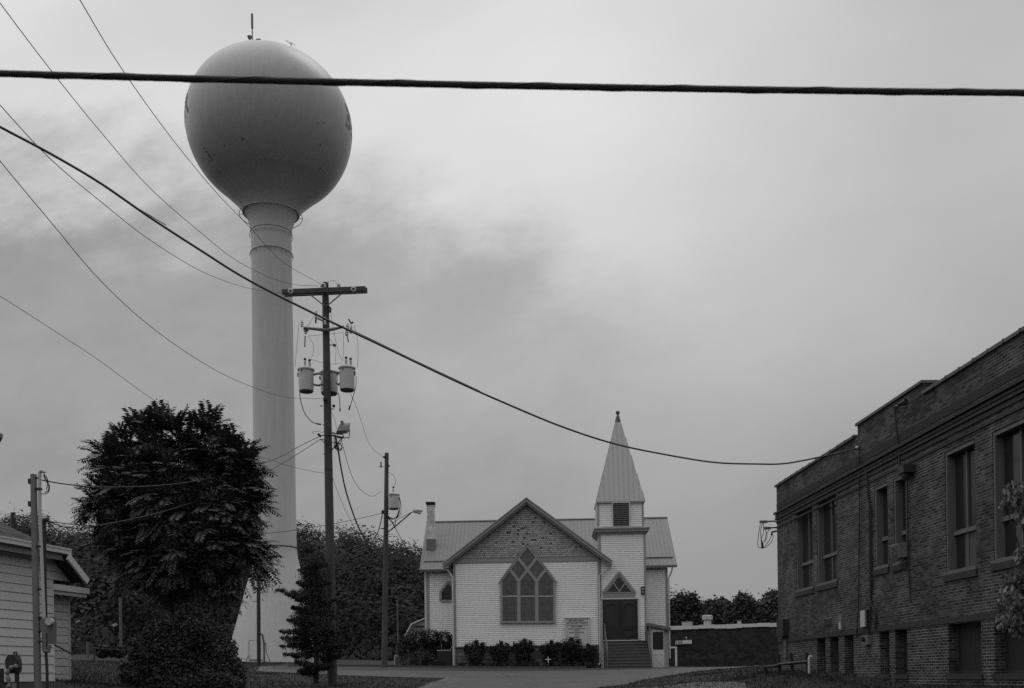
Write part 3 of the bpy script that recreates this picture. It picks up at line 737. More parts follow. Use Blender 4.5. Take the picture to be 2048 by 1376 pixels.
for rad, zz, r, n_ in ((1.54, EYE + 9.72, .05, 48), (1.51, EYE + 31.45, .03, 48), (1.50, EYE + 33.0, .03, 48), (5.88, Zc - 1.2, .007, 96), (4.54, Zc - 3.77, .008, 96)):
    mb = MB(); ring(rad, zz - TZ0, r, n_); mb.build('weld_seam', m_coping if r > .04 else m_trim if rad > 3 else m_tank, tower)
mb = MB()
ring(2.28, EYE + 34.25 - TZ0, .024); ring(1.58, EYE + 32.75 - TZ0, .017); ring(1.58, EYE + 31.3 - TZ0, .017)
for k in range(8):
    an = 2 * math.pi * k / 8 + .2
    for ra, rb_, zz in ((1.9, 2.28, EYE + 34.25), (1.48, 1.58, EYE + 32.75), (1.46, 1.58, EYE + 31.3)):
        mb.tube([(ra * math.cos(an), ra * math.sin(an), zz - TZ0), (rb_ * math.cos(an), rb_ * math.sin(an), zz - TZ0)], .02, 5)
mb.build('ring_rail', m_transf, tower)
# cap, rail and aerials on top
topz = Zc + 5.29 - TZ0
mb = MB(); mb.lathe([(.62, -.2), (.62, .12), (.45, .35), (.15, .46), (.02, .48)], (0, 0, topz), 20); mb.build('hatch', m_tank, tower, smooth=True)
mb = MB(); ring(2.15, topz - .18, .016); 
for k in range(10):
    an = 2 * math.pi * k / 10; mb.tube([(2.15 * math.cos(an), 2.15 * math.sin(an), topz - .6), (2.15 * math.cos(an), 2.15 * math.sin(an), topz - .18)], .014, 5)
mb.build('top_rail', m_steel, tower)
mb = MB(); ax = -.95
mb.tube([(ax + .35, -.8, topz - .1), (ax + .05, -.9, topz + .15), (ax, -1.0, topz + .5), (ax, -1.0, topz + 2.5)], .045, 6); mb.tube([(ax, -1.0, topz + 1.45), (ax, -1.0, topz + 2.5)], .085, 8)
mb.build('antenna', m_steel, tower); mb = MB(); mb.lathe([(.02, 0), (.1, .06), (.17, .2), (.18, .24)], (ax - .17, -1.1, topz + .55), 12); mb.build('horn_antenna', m_steel, tower); mb = MB()
mb.tube([(ax + .25, -1.0, topz + .05), (ax + .42, -1.0, topz + .5)], .03, 5); mb.box((ax + .3, -1.12, topz + .45), (ax + .62, -.9, topz + .62))
mb.build('camera_mount', m_dark, tower); mb = MB(); a2 = 1.85; mb.tube([(a2, -.9, topz - .5), (a2, -.9, topz + .45)], .03, 5); mb.tube([(a2 - .38, -.9, topz + .6), (a2 + .05, -.9, topz + .3)], .025, 5); mb.tube([(a2 + .3, -.9, topz + .1), (a2 + .22, -.9, topz + .35), (a2, -.9, topz + .4)], .015, 5)
mb.build('antenna', m_steel, tower)
# lettering wrapped round the globe: the name runs round it twice, its ends show
def wrap(ch_, az0, zc, size):
    V, Fc = text_mesh(ch_, size, .0, True, 'LEFT'); o = []
    for a, b, c in V:
        zz = zc + b - size * .35; dz = zz - Zc; rr = 6.02 * math.sqrt(max(0, 1 - (dz / (5.29 if dz > 0 else 5.76)) ** 2)) + .015
        an = az0 + a / 6.1
        o.append((rr * math.sin(an), -rr * math.cos(an), zz - TZ0))
    return o, Fc
SZ = 2.3
for start in (R(75.5), R(-57) - 5.9 * R(12.2)):
    mb = MB()
    for i, ch_ in enumerate('BEAVER'):
        o, Fc = wrap(ch_, start + i * R(12.2), EYE + 41.0, SZ); mb.add(o, Fc)
    mb.build('painted_name', m_letter, tower)
# scraps of flaked paint on the globe
def onball(px, py):
    a, b = ray(px, py)
    for Y in np.linspace(66, 76, 800):
        x, y, z = a * Y - tcx, Y - TY, EYE + b * Y - Zc
        if (x / 6.02) ** 2 + (y / 6.02) ** 2 + (z / (5.29 if z > 0 else 5.76)) ** 2 <= 1: return Vector((x, y, z + Zc - TZ0)), Vector((x, y, z)).normalized()
    return None
rf_ = random.Random(12)
for px, py, r in [(408, 297, .10), (413, 303, .13), (418, 309, .12), (421, 314, .16), (424, 320, .10), (427, 309, .09), (404, 316, .07), (405, 322, .07), (419, 321, .08), (485, 277, .12), (484, 280, .08), (449, 291, .05), (465, 343, .06), (439, 344, .07), (461, 356, .06), (571, 300, .05), (641, 290, .08), (637, 291, .05), (577, 181, .04), (403, 236, .04), (424, 237, .05), (437, 175, .04), (636, 245, .05), (647, 246, .05), (640, 336, .09), (505, 392, .18), (520, 391, .2), (535, 392, .16)]:
    h_ = onball(px, py)
    if not h_: continue
    p, n_ = h_; t1 = n_.orthogonal().normalized(); t2 = n_.cross(t1); mb = MB(); k_ = 9; ring_ = []
    for i in range(k_):
        an = 2 * math.pi * i / k_; rr = r * rf_.uniform(.45, 1.15); ring_.append(p + n_ * .012 + t1 * math.cos(an) * rr + t2 * math.sin(an) * rr * rf_.uniform(.6, 1.1))
    mb.add([tuple(q_) for q_ in ring_] + [tuple(q_ - n_ * .03) for q_ in ring_], [tuple(range(k_))] + [(i, (i + 1) % k_, (i + 1) % k_ + k_, i + k_) for i in range(k_)]); mb.build('paint_flake', m_letter, tower)
# door and cables at the foot
def conewall(px, py):      # point on the flared foot seen at px,py
    a, b = ray(px, py)
    for Y in np.linspace(69, 74, 200):
        z = EYE + b * Y; rr = np.interp(z - TZ0, [0, 6.75 + EYE + 1.25 - TZ0], [3.72, 1.83])
        if math.hypot(a * Y - tcx, Y - TY) <= rr: break
    return (a * Y - tcx, Y - TY - .03, z - TZ0)
mb = MB(); pts = [conewall(498, 1281), conewall(498, 1320), conewall(521, 1320), conewall(521, 1281)]
for i in range(4): mb.tube([pts[i], pts[(i + 1) % 4]], .02, 5)
mb.build('hatch_door', m_steel, tower)
mb = MB(); mb.tube([conewall(519, 1266), conewall(525, 1270), conewall(528, 1285), conewall(528.5, 1305), conewall(528.5, 1324)], .055, 7); mb.tube([conewall(531, 1285), conewall(533, 1305), conewall(541, 1324)], .02, 5); mb.tube([conewall(497, 1312), conewall(491, 1324)], .02, 5); mb.tube([conewall(500, 1320), conewall(525, 1320)], .04, 5)
mb.build('conduit', m_dark, tower)

# ------------------------------------------------------------------ wires
def spline(pts, n=14):
    pts = [Vector(p) for p in pts]; pts = [pts[0] * 2 - pts[1]] + pts + [pts[-1] * 2 - pts[-2]]; o = []
    for i in range(1, len(pts) - 2):
        a, b, c, e = pts[i - 1], pts[i], pts[i + 1], pts[i + 2]
        for k in range(n):
            t = k / n; o.append(.5 * ((2 * b) + (c - a) * t + (2 * a - 5 * b + 4 * c - e) * t * t + (3 * b - a - 3 * c + e) * t ** 3))
    o.append(pts[-2]); return o
def wire(name, label, pp, Y0, Y1, r, mat=m_wire, cat='wire', group=None, seg=5):
    n = len(pp); L_ = [0]
    for i in range(1, n): L_.append(L_[-1] + math.hypot(pp[i][0] - pp[i - 1][0], pp[i][1] - pp[i - 1][1]))
    pts = []
    for (x, y), l_ in zip(pp, L_):
        t = l_ / L_[-1]; Y = 1 / ((1 - t) / Y0 + t / Y1); pts.append(P(x, y, Y))
    mb = MB(); mb.tube(spline(pts), r, seg); o = mb.build(name, mat); tag(o, label, cat, group); return o
EP = 'overhead wires'
# twisted cable close to the lens
Yc = 4.7
mb = MB(); A_, B2 = Vector(P(-220, 140.5, Yc)), Vector(P(2300, 187.5, Yc)); nn = 520
for ph in range(8):
    pts = []; ph *= math.pi / 4
    for i in range(nn + 1):
        t = i / nn; p = A_.lerp(B2, t); sag = -.018 * (1 - (2 * t - 1) ** 2)
        an = -t * 2 * math.pi * 9 + ph; rr_ = .0098 + (.0022 if abs(ph) < .1 else 0); pts.append((p.x, p.y + rr_ * math.cos(an), p.z + sag + rr_ * math.sin(an)))
    mb.tube(pts, .0052, 6)
tag(mb.build('utility_cable', m_wire, smooth=True), 'thick twisted dark cable stretched straight across the whole view above the tank', 'cable')
wire('utility_cable', 'heavy sagging cable from upper left past the pole to the brick building', [(-90, 205), (0, 254), (100, 307), (200, 366), (300, 435), (400, 500), (500, 562), (640, 633), (760, 690), (900, 757), (1000, 802), (1120, 852), (1230, 888), (1340, 911), (1430, 925), (1510, 928), (1570, 927), (1640, 914), (1712, 897)], 15, 26.3, .021, m_wire, 'cable')
wire('support_strand', 'thin strand lashed just above the heavy sagging cable left of the pole', [(268, 413), (280, 419), (300, 431), (320, 443), (332, 450)], 17.4, 18.4, .008, m_wire, 'wire')
wire('support_strand', 'thin strand lashed just above the sagging cable right of the transformers', [(700, 658), (760, 687), (830, 721), (900, 754), (960, 782)], 21.2, 22.8, .008, m_wire, 'wire')
wire('power_line', 'thin conductor falling steeply to the insulator on the pole top', [(130, -50), (160, 0), (240, 132), (340, 272), (430, 382), (500, 455), (565, 523), (641, 568)], 14, 38, .0075, m_wire, 'wire')
wire('power_line', 'thin conductor flattening out beside the pole top below the steepest line', [(-40, -50), (0, 6), (100, 138), (200, 262), (300, 376), (400, 464), (470, 519), (540, 555), (590, 569), (637, 572)], 14, 38, .0075, m_wire, 'wire')
wire('power_line', 'thin conductor ending at the left end of the crossarm', [(-50, 150), (0, 210), (100, 317), (200, 402), (300, 480), (400, 541), (480, 572), (530, 582), (572, 586)], 14, 38, .0075, m_wire, 'wire')
wire('power_line', 'thin conductor reaching the pole just below the three transformers', [(-50, 258), (0, 322), (100, 442), (200, 560), (300, 652), (400, 722), (480, 764), (560, 792), (610, 797), (650, 797)], 14, 38, .0075, m_wire_grey, 'wire')
wire('power_line', 'faint low wire sloping from left edge behind the leafy tree to the pole', [(-50, 562), (0, 592), (100, 656), (200, 722), (300, 795), (400, 855), (500, 905), (590, 935), (662, 949)], 24, 39, .0075, m_wire_grey, 'wire')
wire('service_drop', 'service cable from the wooden pole across the leafy tree to the tall conduit hook', [(641, 872), (600, 892), (545, 920), (440, 952), (330, 970), (200, 974), (130, 968), (84, 960)], 37.8, 20, .013, m_wire, 'wire')
wire('service_drop', 'lower service cable from the wooden pole across the leafy tree to the short dark conduit', [(641, 878), (600, 905), (545, 938), (480, 968), (400, 1000), (300, 1030), (200, 1050), (140, 1056), (94, 1042)], 37.8, 21, .012, m_wire, 'wire')
wire('service_drop', 'dark cable from the lamp pole running left behind the leafy tree to the roof pipe', [(766, 1026), (700, 1041), (640, 1052), (540, 1066), (400, 1068), (260, 1056), (130, 1047), (34, 1032)], 53, 27, .014, m_wire, 'wire')
wire('service_drop', 'heavy cable drooping deeply between the two wooden poles', [(671, 884), (677, 905), (681, 930), (690, 975), (702, 1015), (716, 1052), (730, 1077), (740, 1085), (748, 1078), (758, 1058), (765, 1028)], 38, 52.8, .032, m_wire, 'wire')
wire('service_drop', 'light loop of wire hanging between the poles above the heavy drooping cable', [(683, 880), (692, 915), (705, 955), (720, 978), (738, 991), (750, 991), (763, 981)], 38, 52.8, .011, m_wire, 'wire')
wire('service_drop', 'fine wire from the right transformer down to the top of the lamp pole', [(700, 785), (712, 812), (725, 850), (735, 880), (748, 900), (766, 914)], 38.5, 53, .0085, m_wire, 'wire')
wire('guy_wire', 'pale fine wire slanting from the wooden pole down into the trees', [(664, 950), (672, 975), (690, 1018), (712, 1062), (732, 1095), (745, 1120)], 38.2, 52, .008, m_wire_grey, 'wire')
wire('service_drop', 'cable from the lamp pole down to the church roof corner', [(769, 1028), (782, 1042), (795, 1064), (808, 1088), (826, 1117), (842, 1138)], 53, 58, .018, m_wire, 'wire')

# ------------------------------------------------------------------ main utility pole
YP = 38.0; S = F / YP
pb = P(665, 1374, YP); pt = P(650.5, 566, YP)
pole = thing('utility_pole', 'tall weathered wooden pole with a double crossarm and transformers', 'utility pole', pb)
Lp = lambda px, py, dy=0.0: tuple(np.array(P(px, py, YP + dy)) - np.array(pb))
mb = MB(); a = Vector(Lp(665, 1380)); b = Vector(Lp(650.5, 566))
mb.tube([a.lerp(b, t) for t in np.linspace(0, 1, 14)], [.195 - .07 * t for t in np.linspace(0, 1, 14)], 16)
mb.build('pole', m_wood, pole, smooth=True)
mb = MB()
for (x0, y0, x1, y1, d0) in ((564, 584, 731, 577.5, -.26), (569, 588, 734.5, 581, .17)):
    p, q_ = Vector(Lp(x0, y0, d0)), Vector(Lp(x1, y1, d0)); h_ = .085 if d0 < 0 else .095
    mb.hexa([tuple(p + Vector((0, -.05, -h_))), tuple(q_ + Vector((0, -.05, -h_))), tuple(q_ + Vector((0, .05, -h_))), tuple(p + Vector((0, .05, -h_))),
             tuple(p + Vector((0, -.05, h_))), tuple(q_ + Vector((0, -.05, h_))), tuple(q_ + Vector((0, .05, h_))), tuple(p + Vector((0, .05, h_)))])
mb.build('crossarm', m_arm, pole)
for pp in (((621, 590), (648, 611)), ((681, 589), (655, 611))):
    mb = MB(); mb.tube([Lp(*pp[0], -.33), Lp(*pp[1], -.2)], .026, 5); mb.build('crossarm_brace', m_steel, pole)
def disc_ins(px, py, dy=-.42, r=.10):
    c = Lp(px, py, dy); mb = MB()
    for k, rr in ((0, 1), (.06, .9), (.12, .8)): 
        n_ = 14
        ringp = [(c[0] + r * rr * math.cos(2 * math.pi * j / n_), c[1] + k, c[2] + r * rr * math.sin(2 * math.pi * j / n_)) for j in range(n_)]
        r2 = [(c[0] + r * rr * .5 * math.cos(2 * math.pi * j / n_), c[1] + k + .035, c[2] + r * rr * .5 * math.sin(2 * math.pi * j / n_)) for j in range(n_)]
        r0 = [(c[0] + r * rr * .55 * math.cos(2 * math.pi * j / n_), c[1] + k - .025, c[2] + r * rr * .55 * math.sin(2 * math.pi * j / n_)) for j in range(n_)]
        mb.add(r0 + ringp + r2, [tuple(range(n_ - 1, -1, -1))] + [(j, (j + 1) % n_, n_ + (j + 1) % n_, n_ + j) for j in range(n_)] + [(n_ + j, n_ + (j + 1) % n_, 2 * n_ + (j + 1) % n_, 2 * n_ + j) for j in range(n_)])
    o = mb.build('insulator', m_porcelain, pole, smooth=True)
    mb = MB(); mb.box((c[0] - .035, c[1] - .06, c[2] - .035), (c[0] + .035, c[1] + .3, c[2] + .035)); mb.build('bolt', m_black, o)
disc_ins(581, 582); disc_ins(707, 578); disc_ins(646, 571, -.3, .115)
def pin(px, py, hgt, r, name='insulator', dy=-.25, tilt=0, mat=m_porcelain, n=3):
    c = Lp(px, py, dy); mb = MB(); pr = [(r * .5, 0)]
    for k in range(n):
        z = hgt * (.1 + .8 * k / n); pr += [(r, z), (r, z + hgt * .08), (r * .6, z + hgt * .14), (r * .6, z + hgt * .24)]
    pr += [(r * .4, hgt)]
    t0 = len(mb.v); mb.lathe(pr, c, 10)
    if tilt:
        cs, sn = math.cos(tilt), math.sin(tilt)
        mb.v = [(c[0] + (x - c[0]) * cs + (z - c[2]) * sn, y, c[2] - (x - c[0]) * sn + (z - c[2]) * cs) for x, y, z in mb.v]
    return mb.build(name, mat, pole, smooth=True)
pin(677.5, 578, .22, .07); 
# cut-outs and arresters on brackets
mb = MB()
mb.tube([Lp(612, 656, -.3), Lp(640, 659, -.25), Lp(652, 661, -.2)], [.05, .06, .07], 6); mb.tube([Lp(654, 660, -.2), Lp(668, 658, -.25), Lp(688, 653, -.3)], [.07, .055, .045], 6)
mb.tube([Lp(651, 648, -.2), Lp(645, 641, -.3), Lp(634, 636, -.35)], .035, 5)
mb.build('bracket', m_steel, pole)
pin(604, 654, .26, .055, 'arrester'); pin(632, 637, .30, .055, 'arrester'); pin(693, 672, .48, .065, 'fuse_cutout', tilt=.12, n=5); pin(701, 667, .32, .055, 'arrester', tilt=.1); pin(612, 668, .30, .055, 'fuse_cutout', tilt=-.3)
pin(650, 650, .30, .055, 'arrester', -.35)
_hw = []
def HW():
    m_ = MB(); _hw.append(m_); return m_
mb = MB(); HW().tube([Lp(610.5, 672, -.25), Lp(609.5, 694, -.25)], .022, 5); HW().tube([Lp(694, 671, -.25), Lp(697, 684, -.25)], .022, 5)
HW().tube([Lp(610, 655, -.3), Lp(615, 662, -.3)], .06, 6); HW().tube([Lp(697, 638, -.25), Lp(703, 648, -.25)], .03, 6); HW().tube([Lp(632, 637, -.25), Lp(631.5, 646, -.25)], .035, 5)
HW().tube([Lp(656, 612, -.1), Lp(661, 617, -.1), Lp(660, 625, -.1)], .045, 6); HW().tube([Lp(659, 690, -.1), Lp(668, 690, -.1)], .02, 5); HW().ball(Lp(669, 690.5, -.1), .06)
HW().ball(Lp(705, 645, -.25), .04)
for py in (791, 812, 818): HW().tube([Lp(640 if py == 812 else 656, py, -.05), Lp(646 if py == 812 else 668, py, -.05)], .02, 5)
for py in (850, 908): HW().tube([Lp(645, py, 0), Lp(655, py, 0)], .015, 5)
HW().ball(Lp(667.5, 812, -.05), .06); HW().ball(Lp(650.5, 796, -.25), .07); HW().ball(Lp(649.5, 799.5, -.25), .07)
for m_ in _hw: m_.build('fitting', m_dark, pole)
# jumper leads
mb = MB()
def jl(pts, dy=-.25, r=.0065): mb.tube(spline([Lp(x, y, dy) for x, y in pts], 8), r, 4)
jl([(598, 645), (594, 690), (590, 733)]); jl([(617, 672), (626, 690), (626, 708), (618, 722)]); jl([(617, 672), (640, 670), (660, 668), (688, 665)])
jl([(661, 622), (668, 665), (676, 700), (684, 722)]); jl([(687, 668), (687, 700), (686, 722)]); jl([(708, 650), (714, 675), (716, 700), (715, 735)]); jl([(671, 692), (672, 705), (670, 730)])
jl([(618, 718), (632, 722), (650, 727), (670, 728), (684, 725)]); jl([(655, 668), (660, 678), (668, 690)]); jl([(655, 564), (665, 561), (673, 566), (677, 574)]); jl([(622, 646), (614, 652), (612, 660)])
jl([(634, 621), (628, 632), (618, 648)])
mb.build('jumper_wire', m_wire, pole)
mb = MB()
jl([(599.5, 783), (601, 800), (609, 825), (622, 842), (634, 848)], -.25, .015); jl([(677, 786), (679, 800), (680, 820)], .2, .013); jl([(712, 752), (712, 770), (707, 790), (699, 818)], -.25, .013)
mb.tube([Lp(633, 847.5, -.25), Lp(642, 849, -.25)], .03, 5); mb.tube([Lp(700, 812, -.25), Lp(698, 820, -.25)], .03, 5); mb.tube([Lp(680, 816, .2), Lp(680, 823, .2)], .025, 5)
jl([(641, 872), (650, 870), (660, 871), (671, 870)], -.3, .02); jl([(641, 866), (655, 862), (670, 866)], -.3, .008); jl([(641, 878), (655, 882), (668, 886)], -.3, .016); jl([(641, 879), (648, 885), (652, 893)], -.3, .012)
jl([(661, 822), (668, 835), (674, 858)], -.2, .007); jl([(628, 868), (626, 864), (640, 862)], -.25, .008)
th = np.linspace(0, 4 * math.pi, 26)
mb.tube([tuple(np.array(Lp(676, 892, -.35)) + np.array([.12 * math.cos(t), .02 * t, .12 * math.sin(t)])) for t in th], .016, 5)
mb.tube([Lp(671, 872, -.3), Lp(673, 885, -.3), Lp(677, 898, -.3)], .04, 5); mb.tube([Lp(663, 901, -.2), Lp(672, 890, -.3), Lp(687, 873, -.35), Lp(686, 869, -.35), Lp(676, 868, -.3), Lp(660, 866, -.2)], .022, 5)
jl([(668, 872), (669, 893), (672, 899)], -.3, .014); jl([(684, 872), (682, 885), (676, 893)], -.3, .01)
mb.tube([Lp(636, 868, -.28), Lp(642, 873, -.28)], .05, 6)
mb.build('cable_tangle', m_black, pole)
for py in (663, 764, 940): 
    mb = MB()
    t = (py - 566) / (1380 - 566); c = Vector(Lp(650.5 + 14.5 * t, py)); rr = .13 + .07 * t
    mb.lathe([(rr, -.03), (rr, .03)], tuple(c), 14); mb.build('clamp_band', m_dark, pole)

# transformers
def transformer(px0, px1, ytop, ybot, dy, label, Y=YP, group='pole transformers', bush=2, sidepx=None):
    c = P((px0 + px1) / 2, ybot, Y + dy); w_ = (px1 - px0) / 2 * (Y + dy) / F; h_ = (ybot - ytop) * (Y + dy) / F
    root = thing('transformer', label, 'transformer', c, 0, group)
    mb = MB(); mb.lathe([(w_ * .90, 0), (w_ * .97, .01), (w_ * .99, h_ * .5), (w_, h_ * .93), (w_ * .98, h_)], seg=24); t = mb.build('tank', m_transf, root, smooth=True)
    mb = MB(); mb.lathe([(w_ * 1.12, 0), (w_ * 1.14, .05), (w_ * .9, .10), (.02, .13)], (0, 0, h_ - .02), 24); mb.build('lid', m_transf, root, smooth=True)
    mb = MB(); mb.lathe([(w_ * .86, -.004), (w_ * .88, -.035), (.01, -.04)][::-1], seg=24); mb.build('base', m_dark, root)
    for k in range(bush):
        x = (-.02 + .17 * k) if bush == 2 else 0; mb = MB(); pr = [(.03, 0)]
        hb_ = .30 - .05 * k
        for j in range(4): z = hb_ * (.1 + .2 * j); pr += [(.055, z), (.055, z + .012), (.032, z + .02), (.032, z + hb_ * .19)]
        pr += [(.028, hb_)]
        mb.lathe(pr, (x, -.05, h_ + .08), 10); b_ = mb.build('bushing', m_porcelain, root, smooth=True)
        mb = MB(); mb.ball((x, -.05, h_ + .1 + hb_), .055); mb.build('terminal', m_dark, b_)
    mb = MB()
    if sidepx:
        for zf in (.32, .78):
            mb = MB()
            a_ = Vector((math.copysign(w_ * .9, sidepx), 0, h_ * zf)); e_ = Vector((sidepx, -.0 - dy, h_ * zf + .05))
            mb.tube([tuple(a_), tuple(a_.lerp(e_, .55) + Vector((0, 0, .04 if zf > .5 else -.05))), tuple(e_)], .045, 5); mb.build('mounting_bracket', m_steel, root)
    mb = MB(); mb.box((-w_ * 1.12 if (sidepx or 1) > 0 else w_ * 1.0, -.06, h_ * .7), (-w_ * 1.0 if (sidepx or 1) > 0 else w_ * 1.12, .06, h_ * .86)); mb.box((-w_ * .45, -w_ * 1.02, h_ * .8), (-w_ * .40, -w_ * .93, h_ * .95)); mb.build('lug', m_dark, root)
    return root
transformer(597.5, 627.5, 740.5, 782.5, -.15, 'left of the three grey can transformers high on the wooden pole', sidepx=.60)
transformer(679.5, 709.5, 737.5, 780, -.15, 'right of the three grey can transformers high on the wooden pole', sidepx=-.42)
transformer(641.5, 676, 747, 787, .55, 'middle grey can transformer half hidden behind the wooden pole', bush=1)
# flood lamp
fc = P(687, 862, 37.7); fl = thing('floodlight', 'boxy grey floodlight bracketed to the right side of the tall pole', 'lamp', fc)
mb = MB(); mb.hexa([(-.25, -.2, -.16), (.17, -.28, -.16), (.2, .1, -.0), (-.17, .1, .0), (-.17, -.12, .15), (.22, -.2, .17), (.24, .12, .33), (-.12, .12, .33)]); mb.box((-.1, -.05, .2), (.0, .05, .38)); mb.build('lamp_housing', m_steel, fl)
mb = MB(); mb.hexa([(-.24, -.225, -.16), (.15, -.3, -.16), (.15, -.3, -.05), (-.23, -.225, -.04), (-.22, -.20, -.16), (.17, -.27, -.16), (.18, -.26, -.05), (-.2, -.19, -.04)]); mb.build('lens', m_glass_dark, fl)
mb = MB(); mb.tube([(-.23, 0, .0), (-.23, 0, -.26), (.21, 0, -.26), (.23, 0, .05)], .02, 5); mb.tube([(0, 0, -.26), (-.15, 0, -.22), (-.6, 0, -.12)], .03, 6); mb.build('yoke', m_dark, fl)

# ------------------------------------------------------------------ second pole with street lamp
Y2 = 53.0; p2 = P(769, 1338, Y2)
pole2 = thing('utility_pole', 'shorter wooden pole with one transformer and a street lamp arm, left of church', 'utility pole', p2)
L2 = lambda px, py, dy=0.0: tuple(np.array(P(px, py, Y2 + dy)) - np.array(p2))
mb = MB(); a = Vector(L2(769, 1342)); b = Vector(L2(773.5, 906)); mb.tube([a.lerp(b, t) for t in np.linspace(0, 1, 10)], [.17 - .065 * t for t in np.linspace(0, 1, 10)], 12); mb.build('pole', m_wood, pole2, smooth=True)
mb = MB(); mb.tube([L2(770, 1069, -.15), L2(795, 1049, -.2), L2(824, 1024, -.25)], .035, 6); mb.tube([L2(772, 1056), L2(800, 1036, -.1), L2(822, 1025, -.2)], .012, 4); mb.build('lamp_arm', m_dark, pole2)
mb = MB(); hc = Vector(L2(835, 1022.5, -.28)); n_ = 9; pr = []
pts = []; rs = []
for k in range(n_): t = k / (n_ - 1); pts.append(tuple(hc + Vector((-.26 + .52 * t, 0, .03 * math.sin(t * 3)))) ); rs.append(.05 + .09 * math.sin(math.pi * min(1, t * 1.05)) ** .7)
mb.tube(pts, rs, 10); lh = mb.build('lamp_head', m_transf, pole2, smooth=True)
mb = MB(); mb.ball(tuple(hc + Vector((.09, 0, -.08))), .11, 12, .8); mb.build('lamp_globe', m_porcelain, lh, smooth=True)
_hw.clear()
HW().tube([L2(762, 924, -.1), L2(762, 935, -.1)], .04, 6); HW().tube([L2(757, 933.5, -.1), L2(767, 933.5, -.1)], .018, 4); HW().ball(L2(768.5, 914, -.1), .07); HW().tube([L2(776, 927, -.1), L2(775, 940, -.1)], .035, 5); HW().ball(L2(778, 932), .05); HW().tube([L2(764, 1022), L2(770, 1026)], .1, 6)
HW().tube([L2(761, 1057), L2(775, 1057)], .03, 4); HW().tube([L2(790, 1051, -.2), L2(791, 1040, -.2)], .02, 4)

for m_ in _hw: m_.build('fitting', m_dark, pole2)
mb = MB()
def j2(pts, r=.01, dy=-.15): mb.tube(spline([L2(x, y, dy) for x, y in pts], 6), r, 4)
j2([(776, 944), (786, 950), (791, 962), (789, 972), (787, 978)]); j2([(799, 994), (802, 1010), (801, 1028), (790, 1040)], .012); j2([(770, 1026), (780, 1035), (790, 1037), (797, 1030), (800, 1010), (799, 996)], .02); j2([(770, 1026), (782, 1038), (793, 1034), (798, 1020)], .025)
j2([(771, 1027), (780, 1040), (785, 1045), (790, 1056)], .03); j2([(773, 1045), (776, 1080), (777, 1108)], .008)
mb.build('jumper_wire', m_wire, pole2)
mb = MB()
t_ = MB()
transformer(776.5, 798.5, 990, 1017.5, -.1, 'single grey can transformer on the shorter pole above the street lamp', Y2, None, 1, -.35)
mb = MB(); 
# old iron post by the tower
p3 = P(517.5, 1334, 56); ip = thing('iron_post', 'dark iron post with a flat cap standing in front of the water tower', 'post', p3)
mb = MB(); mb.tube([(0, 0, -.3), (.05, 0, (1334 - 1177) * 56 / F)], .105, 10); mb.build('pipe', m_dark, ip); mb = MB(); zz = (1334 - 1176) * 56 / F
mb.lathe([(.05, -.12), (.33, .0), (.30, .03), (.1, .05)], (.05, 0, zz), 14); mb.build('cap', m_dark, ip)
mb = MB(); mb.tube([(.28, -.1, zz - .6), (.3, -.1, zz - .72), (.38, -.1, zz - .75)], .02, 4); mb.tube([(-.25, -.1, zz - .78), (.0, -.1, zz - .72)], .02, 4); mb.build('hook', m_dark, ip)

# ------------------------------------------------------------------ brick building on the right
BC = P(1556, 1200, 35.7); vx = (950 - 1024) * math.cos(ROLL) / F
bd = Vector((vx, 1.0)).normalized()            # away from the camera
be = -bd                                        # toward the camera: local +x
brot = math.atan2(be.y, be.x)
# local frame: x = along wall toward camera, y = (rot 90 deg of x); outside is local -y or +y
BY = Vector((-be.y, be.x)); OUT = 1 if BY.x < 0 else -1       # sign of local y that points outward (world -X)
brick = thing('school_building', 'long dark brick building with tall windows and boarded basement windows', 'building', (BC[0], BC[1], 0), brot)
def W(px, py, o=0.0):   # photo pixel on the wall plane pushed outward by o -> local (s, z)
    a, b = ray(px, py); nx, ny = BY.x * OUT, BY.y * OUT
    Y = (o + BC[0] * nx + BC[1] * ny) / (a * nx + ny)
    wx, wy = a * Y - BC[0], Y - BC[1]
    return (wx * be.x + wy * be.y, EYE + b * Y)
def o_(v_): return v_ * OUT
SE = 29.0
zc = lambda py: W(1556, py)[1]
cop = sum((W(1549, 979)[1], W(1712, 874)[1], W(2040, 665)[1])) / 3
rais = (W(1716, 853)[1] + W(1844, 766)[1]) / 2
cor1 = zc(1024); cor0 = zc(1046); strz = W(1556, 1054)[1]; belt = (W(1556, 1285)[1] + W(1880, 1246)[1]) / 2
wins = []
def opening(pxl, pxr, pyt, pyb, kind):
    s0 = W(pxl, pyt)[0]; s1 = W(pxr, pyb)[0] if pxr else s0 + 1.55; z1 = W(pxl, pyt)[1]; z0 = W(pxl, pyb)[1]; wins.append([s0, s1, z0, z1, kind])
opening(1591, 1627, 1022, 1185, 'u'); opening(1633, 1675, 1001, 1173, 'u'); opening(1748.5, 1777, 975, 1140, 'n'); opening(1786.5, 1813, 957, 1131, 'n')
opening(1889, 1953, 905, 1150, 'u'); opening(1984, None, 865, 1127, 'u')
for a in ((1634, 1651.5, 1277, 1350), (1660, 1678, 1274, 1350), (1688.6, 1708, 1270, 1350), (1759, 1779.6, 1264, 1350), (1790, 1815.6, 1261, 1350), (1896, 1963.7, 1243, 1345)): opening(*a, 'b')
opening(1988, None, 1233, 1344, 'b')
zt_u = np.mean([w_[3] for w_ in wins[:6]]); zb_u = np.mean([w_[2] for w_ in wins if w_[4] == 'u'])
zt_b = np.mean([w_[3] for w_ in wins if w_[4] == 'b']); zb_b = np.mean([w_[2] for w_ in wins if w_[4] == 'b'])
